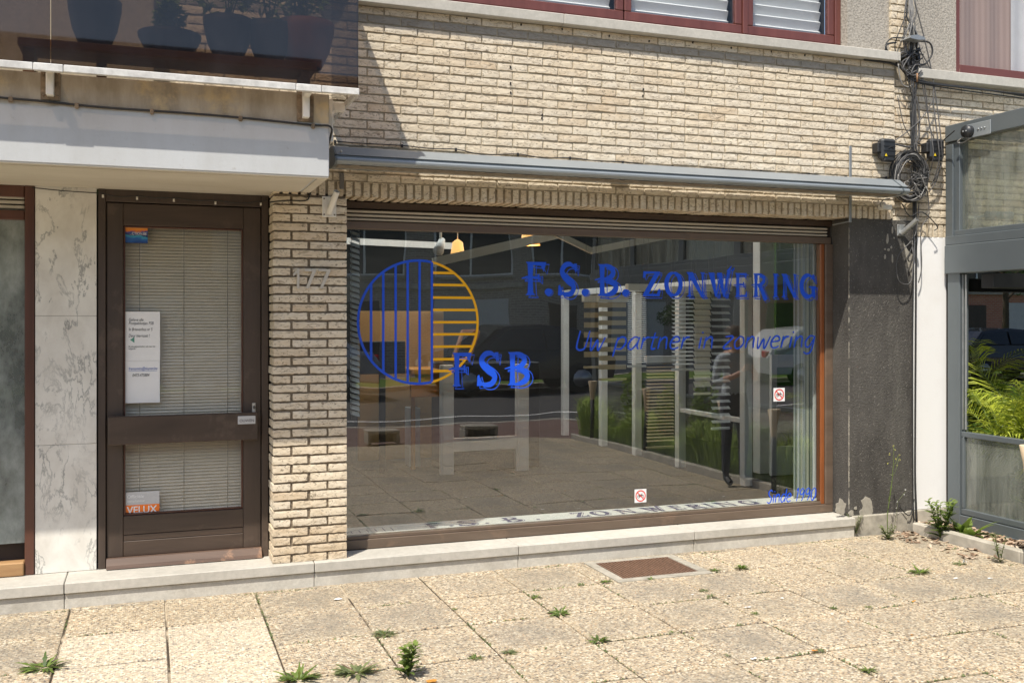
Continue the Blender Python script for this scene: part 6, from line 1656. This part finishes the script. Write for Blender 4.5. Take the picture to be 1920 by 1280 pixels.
# cars
def make_car(label, paint, loc, rz, suv=False):
    e = empty('parked_car', (0, 0, 0), label, 'car', 'cars parked across the street')
    H = 1.62 if suv else 1.45
    W = .88
    out = [(-2.15, .32), (-2.2, .75), (-2.05, .95 if not suv else 1.05), (-1.75, 1.0), (-1.25, H-.08), (-.4, H), (.45, H-.06), (1.15, .98), (2.0, .82), (2.2, .6), (2.15, .30)]
    rows = []
    mb = MB(); n = len(out)
    for sgn, ins in ((-1, 1),):
        pass
    sec = [(-1, .0), (-.98, .04), (.98, .04), (1, .0)]
    vs = []
    for yy, k_ in ((-W, 0), (-W*.97, 1), (W*.97, 1), (W, 0)):
        for x, z in out:
            zc = z; tp = max(0, (z-.95)/(H-.95)); y2 = yy*(1-.20*tp)
            vs.append((x*(1 if k_ else .985), y2, zc if k_ else z-.03*(1 if z > .5 else -1)))
    fs = []
    for r_ in range(3):
        for i in range(n): fs.append((r_*n+i, r_*n+(i+1) % n, (r_+1)*n+(i+1) % n, (r_+1)*n+i))
    fs += [tuple(range(n)), tuple(range(3*n, 4*n))]
    mb.add(vs, fs, 0, .5, False); mb.build('body', M[paint], e)
    mb = MB()
    for sg in (-1, 1):
        def pt(x, z): tp = (z-.95)/(H-.95); return (x, sg*(W*(1-.20*tp)+.006), z)
        for P in ([(-1.55, 1.02), (-1.2, H-.14), (-.45, H-.08), (-.45, 1.02)], [(-.38, 1.02), (-.38, H-.08), (.38, H-.12), (.95, 1.02)]):
            mb.add([pt(*q) for q in P], [(0, 1, 2, 3)])
    mb.add([(.50, -.66, H-.08), (.50, .66, H-.08), (1.12, .80, 1.02), (1.12, -.80, 1.02)], [(0, 1, 2, 3)])
    mb.v[-4:] = [(.50+.03, -.64, H-.07), (.50+.03, .64, H-.07), (1.12+.03, .78, 1.02), (1.12+.03, -.78, 1.02)]
    mb.build('window', M['car_glass'], e, fix=False)
    for x in (-1.35, 1.38):
        for sg in (-1, 1):
            mb = MB(); mb.tube([(x, sg*.74, .33), (x, sg*.90, .33)], .33, 24); wh = mb.build('wheel', M['tyre'], e)
            mb = MB(); mb.tube([(x, sg*.895, .33), (x, sg*.912, .33)], .20, 10); mb.build('rim', M['rim'], wh)
    for sg in (-1, 1):
        mb = MB(); mb.box(2.08, 2.19, sg*.62-.14, sg*.62+.14, .62, .76, 0, .02); mb.build('headlight', M['head_lamp'], e)
        mb = MB(); mb.box(-2.2, -2.08, sg*.66-.12, sg*.66+.12, .74, .9, 0, .02); mb.build('tail_light', M['tail_lamp'], e)
    for o in [e]: o.location = loc; o.rotation_euler = (0, 0, rz)
    return e
make_car('black sport utility car parked across the road, mirrored behind the logo', 'car_black', (7.9, -15.0, -.045), R(180), True)
make_car('silver hatchback parked across the road left of the black car', 'car_silver', (2.4, -15.0, -.045), R(180))
make_car('white car parked across the road at the right of the reflection', 'car_white', (16.4, -14.9, -.045), 0)
make_car('second black car parked far right across the road, mirrored in the terrace', 'car_black', (22.0, -15.0, -.045), 0)
make_car('dark car parked farthest right across the road', 'car_black', (29.0, -15.0, -.045), R(180))
# opposite terrace of houses
def house(x0, x1, H, mat, label, win_cols, Y=-24.0, ground_floor='garage'):
    e = empty('street_house', ((x0+x1)/2, Y, 0), label, 'house', 'houses across the street')
    mb = MB(); mb.box(x0, x1, Y-9, Y, -.1, H); mb.build('wall', M[mat], e)
    mb = MB(); mb.box(x0-.05, x1+.05, Y-9, Y+.35, H, H+.25, 0, .01); mb.build('roof', M['shadow_box'], e)
    mb = MB(); mb.box(x0+.1, x1-.1, Y+.002, Y+.12, 2.62, 2.78, 0, .01); mb.build('cornice', M['concrete'], e)
    n = win_cols; w = (x1-x0)/n
    for fl in range(1, int(H//2.8)):
        for i in range(n):
            cx = x0+w*(i+.5); z0 = fl*2.8+.25; hw = w*.36
            mb = MB(); mb.box(cx-hw, cx+hw, Y+.004, Y+.03, z0, z0+1.5); wn = mb.build('window', M['car_glass'] if (i+fl) % 3 else M['net_curtain'], e)
            mb = MB(); 
            for q in ((cx-hw-.05, cx-hw, z0, z0+1.5), (cx+hw, cx+hw+.05, z0, z0+1.5), (cx-.03, cx+.03, z0+.0505, z0+1.4495)): mb.box(q[0], q[1], Y+.004, Y+.06, q[2], q[3])
            mb.box(cx-hw, cx+hw, Y+.031, Y+.055, z0, z0+.05); mb.box(cx-hw, cx+hw, Y+.031, Y+.055, z0+1.45, z0+1.5); mb.build('frame', M['pvc_white'], wn)
            mb = MB(); mb.box(cx-hw-.1, cx+hw+.1, Y+.003, Y+.12, z0-.08, z0-.001); mb.build('sill', M['concrete'], wn)
    for i in range(n):
        cx = x0+w*(i+.5); hw = w*.36; mb = MB()
        if i % 2: mb.box(cx-hw, cx+hw, Y+.002, Y+.04, .05, 2.3, 0, .01); mb.build('garage_door', M['garage'], e)
        else: mb.box(cx-.5, cx+.5, Y+.002, Y+.04, .05, 2.2, 0, .01); mb.build('door', M['dark_wood'], e)
house(-14, -5, 8.6, 'far_brick', 'grey-brown brick house across the street, far left', 3)
house(-5, 4.5, 8.7, 'far_brick', 'grey-brown brick house across the street with white sills, left', 3)
house(4.5, 11.5, 8.3, 'far_brick', 'dark brick house across the street with wide windows, behind the logo reflection', 2)
house(11.5, 20, 8.8, 'far_brick', 'dark brick house across the street behind the white car', 3)
house(20, 29, 7.4, 'far_red_brick', 'red brick house across the street at the right', 3)
house(29, 39, 8.2, 'far_red_brick', 'red brick house across the street at the far right', 4)
house(39, 50, 8.0, 'far_red_brick', 'last red brick house across the street', 4)
# street trees
def tree(x, y, h, seed, label):
    r_ = random.Random(seed); e = empty('street_tree', (x, y, 0), label, 'tree', 'trees on the verge')
    mb = MB(); mb.tube([(x, y, 0), (x+.05, y, h*.3), (x-.03, y+.05, h*.55), (x, y, h*.85)], [.13, .10, .07, .02], 8)
    cl = []
    for i in range(9):
        a = r_.uniform(0, 6.28); L = r_.uniform(.12, .26)*h; z0 = h*r_.uniform(.35, .6); p1 = (x+L*math.cos(a), y+L*math.sin(a), z0+L*r_.uniform(.5, 1.2)); mb.tube([(x, y, z0), p1], [.05, .015], 6); cl.append(p1)
    mb.build('trunk', M['bark'], e); mb = MB()
    cl.append((x, y, h*.88))
    for i, c in enumerate(cl): leaves(mb, c, (h*.14, h*.14, h*.11), 420, .13, seed*10+i)
    mb.build('crown', M['tree_leaf'], e, fix=False)
tree(19.2, -17.5, 6.5, 1, 'leafy street tree on the verge opposite, left of the pair by the red house')
tree(25.0, -17.6, 6.0, 2, 'leafy street tree on the verge in front of the red brick house')
tree(31.5, -17.4, 7.0, 3, 'taller leafy street tree on the verge at the far right')
tree(15.5, -20.5, 3.2, 4, 'small bushy tree in front of the dark brick house')

# ------------------------------------------------------------------ person (mirrored in the right part of the window)
def person():
    px_, py_ = 5.39, -1.86
    e = empty('person', (px_, py_, 0), 'person in light shirt and dark trousers holding a phone, mirrored in the window', 'person')
    def skin(name, verts, edges, rad, mat, parent):
        me = bpy.data.meshes.new(name); me.from_pydata(verts, edges, []); o = bpy.data.objects.new(name, me); scene.collection.objects.link(o)
        md = o.modifiers.new('skin', 'SKIN'); md.use_smooth_shade = True
        for i, r_ in enumerate(rad): me.skin_vertices[0].data[i].radius = (r_, r_) if not isinstance(r_, tuple) else r_
        me.skin_vertices[0].data[0].use_root = True
        ss = o.modifiers.new('sub', 'SUBSURF'); ss.levels = 3 if name == 'body' else 2; ss.render_levels = ss.levels
        dg = bpy.context.evaluated_depsgraph_get(); m2 = bpy.data.meshes.new_from_object(o.evaluated_get(dg)); bpy.data.objects.remove(o)
        m2.materials.clear(); m2.materials.append(mat)
        q = bpy.data.objects.new(name, m2); scene.collection.objects.link(q); q.parent = parent; return q
    # facing the facade (+Y), slightly turned; one continuous body
    V = [(0, 0, .82), (0, .0, .98), (0, .01, 1.14), (0, .0, 1.26), (0, .01, 1.32), (0, .03, 1.40), (0, .035, 1.47),
         (-.09, 0, .76), (-.10, .03, .43), (-.10, 0, .09), (-.10, .13, .035),
         (.09, 0, .76), (.10, .02, .43), (.11, -.02, .09), (.12, .11, .035),
         (-.17, 0, 1.24), (-.215, .01, 1.00), (-.13, .20, 1.08), (-.07, .245, 1.12),
         (.17, 0, 1.24), (.215, .01, 1.00), (.12, .20, 1.10), (.04, .25, 1.14)]
    E_ = [(0, 1), (1, 2), (2, 3), (3, 4), (4, 5), (5, 6), (0, 7), (7, 8), (8, 9), (9, 10), (0, 11), (11, 12), (12, 13), (13, 14), (3, 15), (15, 16), (16, 17), (17, 18), (3, 19), (19, 20), (20, 21), (21, 22)]
    Rr = [(.13, .10), (.125, .095), (.14, .10), (.12, .085), .048, .078, .075, .080, .052, .036, .036, .080, .052, .036, .036, .052, .038, .028, .030, .052, .038, .028, .030]
    bd = skin('body', V, E_, Rr, M['skin'], e)
    b2 = bd.data.materials; b2.append(M['shirt']); b2.append(M['trousers']); b2.append(M['black_rubber'])
    for f in bd.data.polygons:
        c = f.center; inarm = abs(c.x) > .16 or c.y > .13
        if c.z < .10: f.material_index = 3
        elif c.z < .90 and not (inarm and c.z > .86): f.material_index = 2
        elif c.z < 1.30 and not (c.y > .11 and c.z > .9 and abs(c.x) < .2): f.material_index = 1
    # face and hair
    mb = MB(); mb.lathe([(.001, .106), (.05, .097), (.078, .062), (.087, .012), (.082, -.035), (.05, -.05), (.001, -.04)], (0, -.004, 1.462), 20)
    h = mb.build('hair', M['hair'], e); h.data.transform(Matrix.Translation((px_, py_, 0)))
    for sx_ in (-.028, .028):
        mb = MB(); mb.lathe([(.001, .008), (.009, 0), (.001, -.008)], (sx_, .112, 1.445), 8)
        ey = mb.build('eye', M['ink'], e); ey.data.transform(Matrix.Translation((px_, py_, 0)))
    h.scale = (1, .95, 1)
    mb = MB(); mb.add([(-.012, .105, 1.415), (.012, .105, 1.415), (0, .135, 1.41), (0, .105, 1.45)], [(0, 1, 2), (0, 2, 3), (1, 3, 2)]); n_ = mb.build('nose', M['skin'], e); n_.data.transform(Matrix.Translation((px_, py_, 0)))
    for sx_ in (-.078, .078):
        mb = MB(); mb.lathe([(.001, .028), (.010, .018), (.012, 0), (.007, -.02), (.001, -.024)], (sx_, .035, 1.435), 10); er = mb.build('ear', M['skin'], e); er.data.transform(Matrix.Translation((px_, py_, 0)))
    mb = MB(); mb.tube([(-.024, .100, 1.388), (0, .108, 1.386), (.024, .100, 1.388)], .0045, 8); mo = mb.build('mouth', M['tail_lamp'], e); mo.data.transform(Matrix.Translation((px_, py_, 0)))
    # hands: five fingers each, curled round the phone
    for sg, hx in ((-1, -.07), (1, .04)):
        V = [(hx, .245, 1.12), (hx*.8, .27, 1.15)]; E2 = [(0, 1)]; R2 = [(.026, .014), (.028, .012)]
        for q in range(4):
            b = len(V); oz = -.024+.016*q; V += [(hx*.8-sg*.006, .275, 1.165+oz), (hx*.55-sg*.012, .295, 1.175+oz), (hx*.30-sg*.014, .288, 1.178+oz)]; E2 += [(1, b), (b, b+1), (b+1, b+2)]; R2 += [.009, .008, .007]
        b = len(V); V += [(hx*.7, .25, 1.17), (hx*.45, .245, 1.195)]; E2 += [(0, b), (b, b+1)]; R2 += [.010, .008]
        skin('hand', V, E2, R2, M['skin'], e)
    return e
try:
    pe_ = person()
    ph = MB(); ph.box(5.39-.045, 5.39+.03, -1.86+.272, -1.86+.282, 1.13, 1.26, 0, .004)
    tag(ph.build('phone', M['display_black']), 'black phone held up in front of the person in the light shirt', 'phone')
except Exception as ex:
    print('person failed', ex)
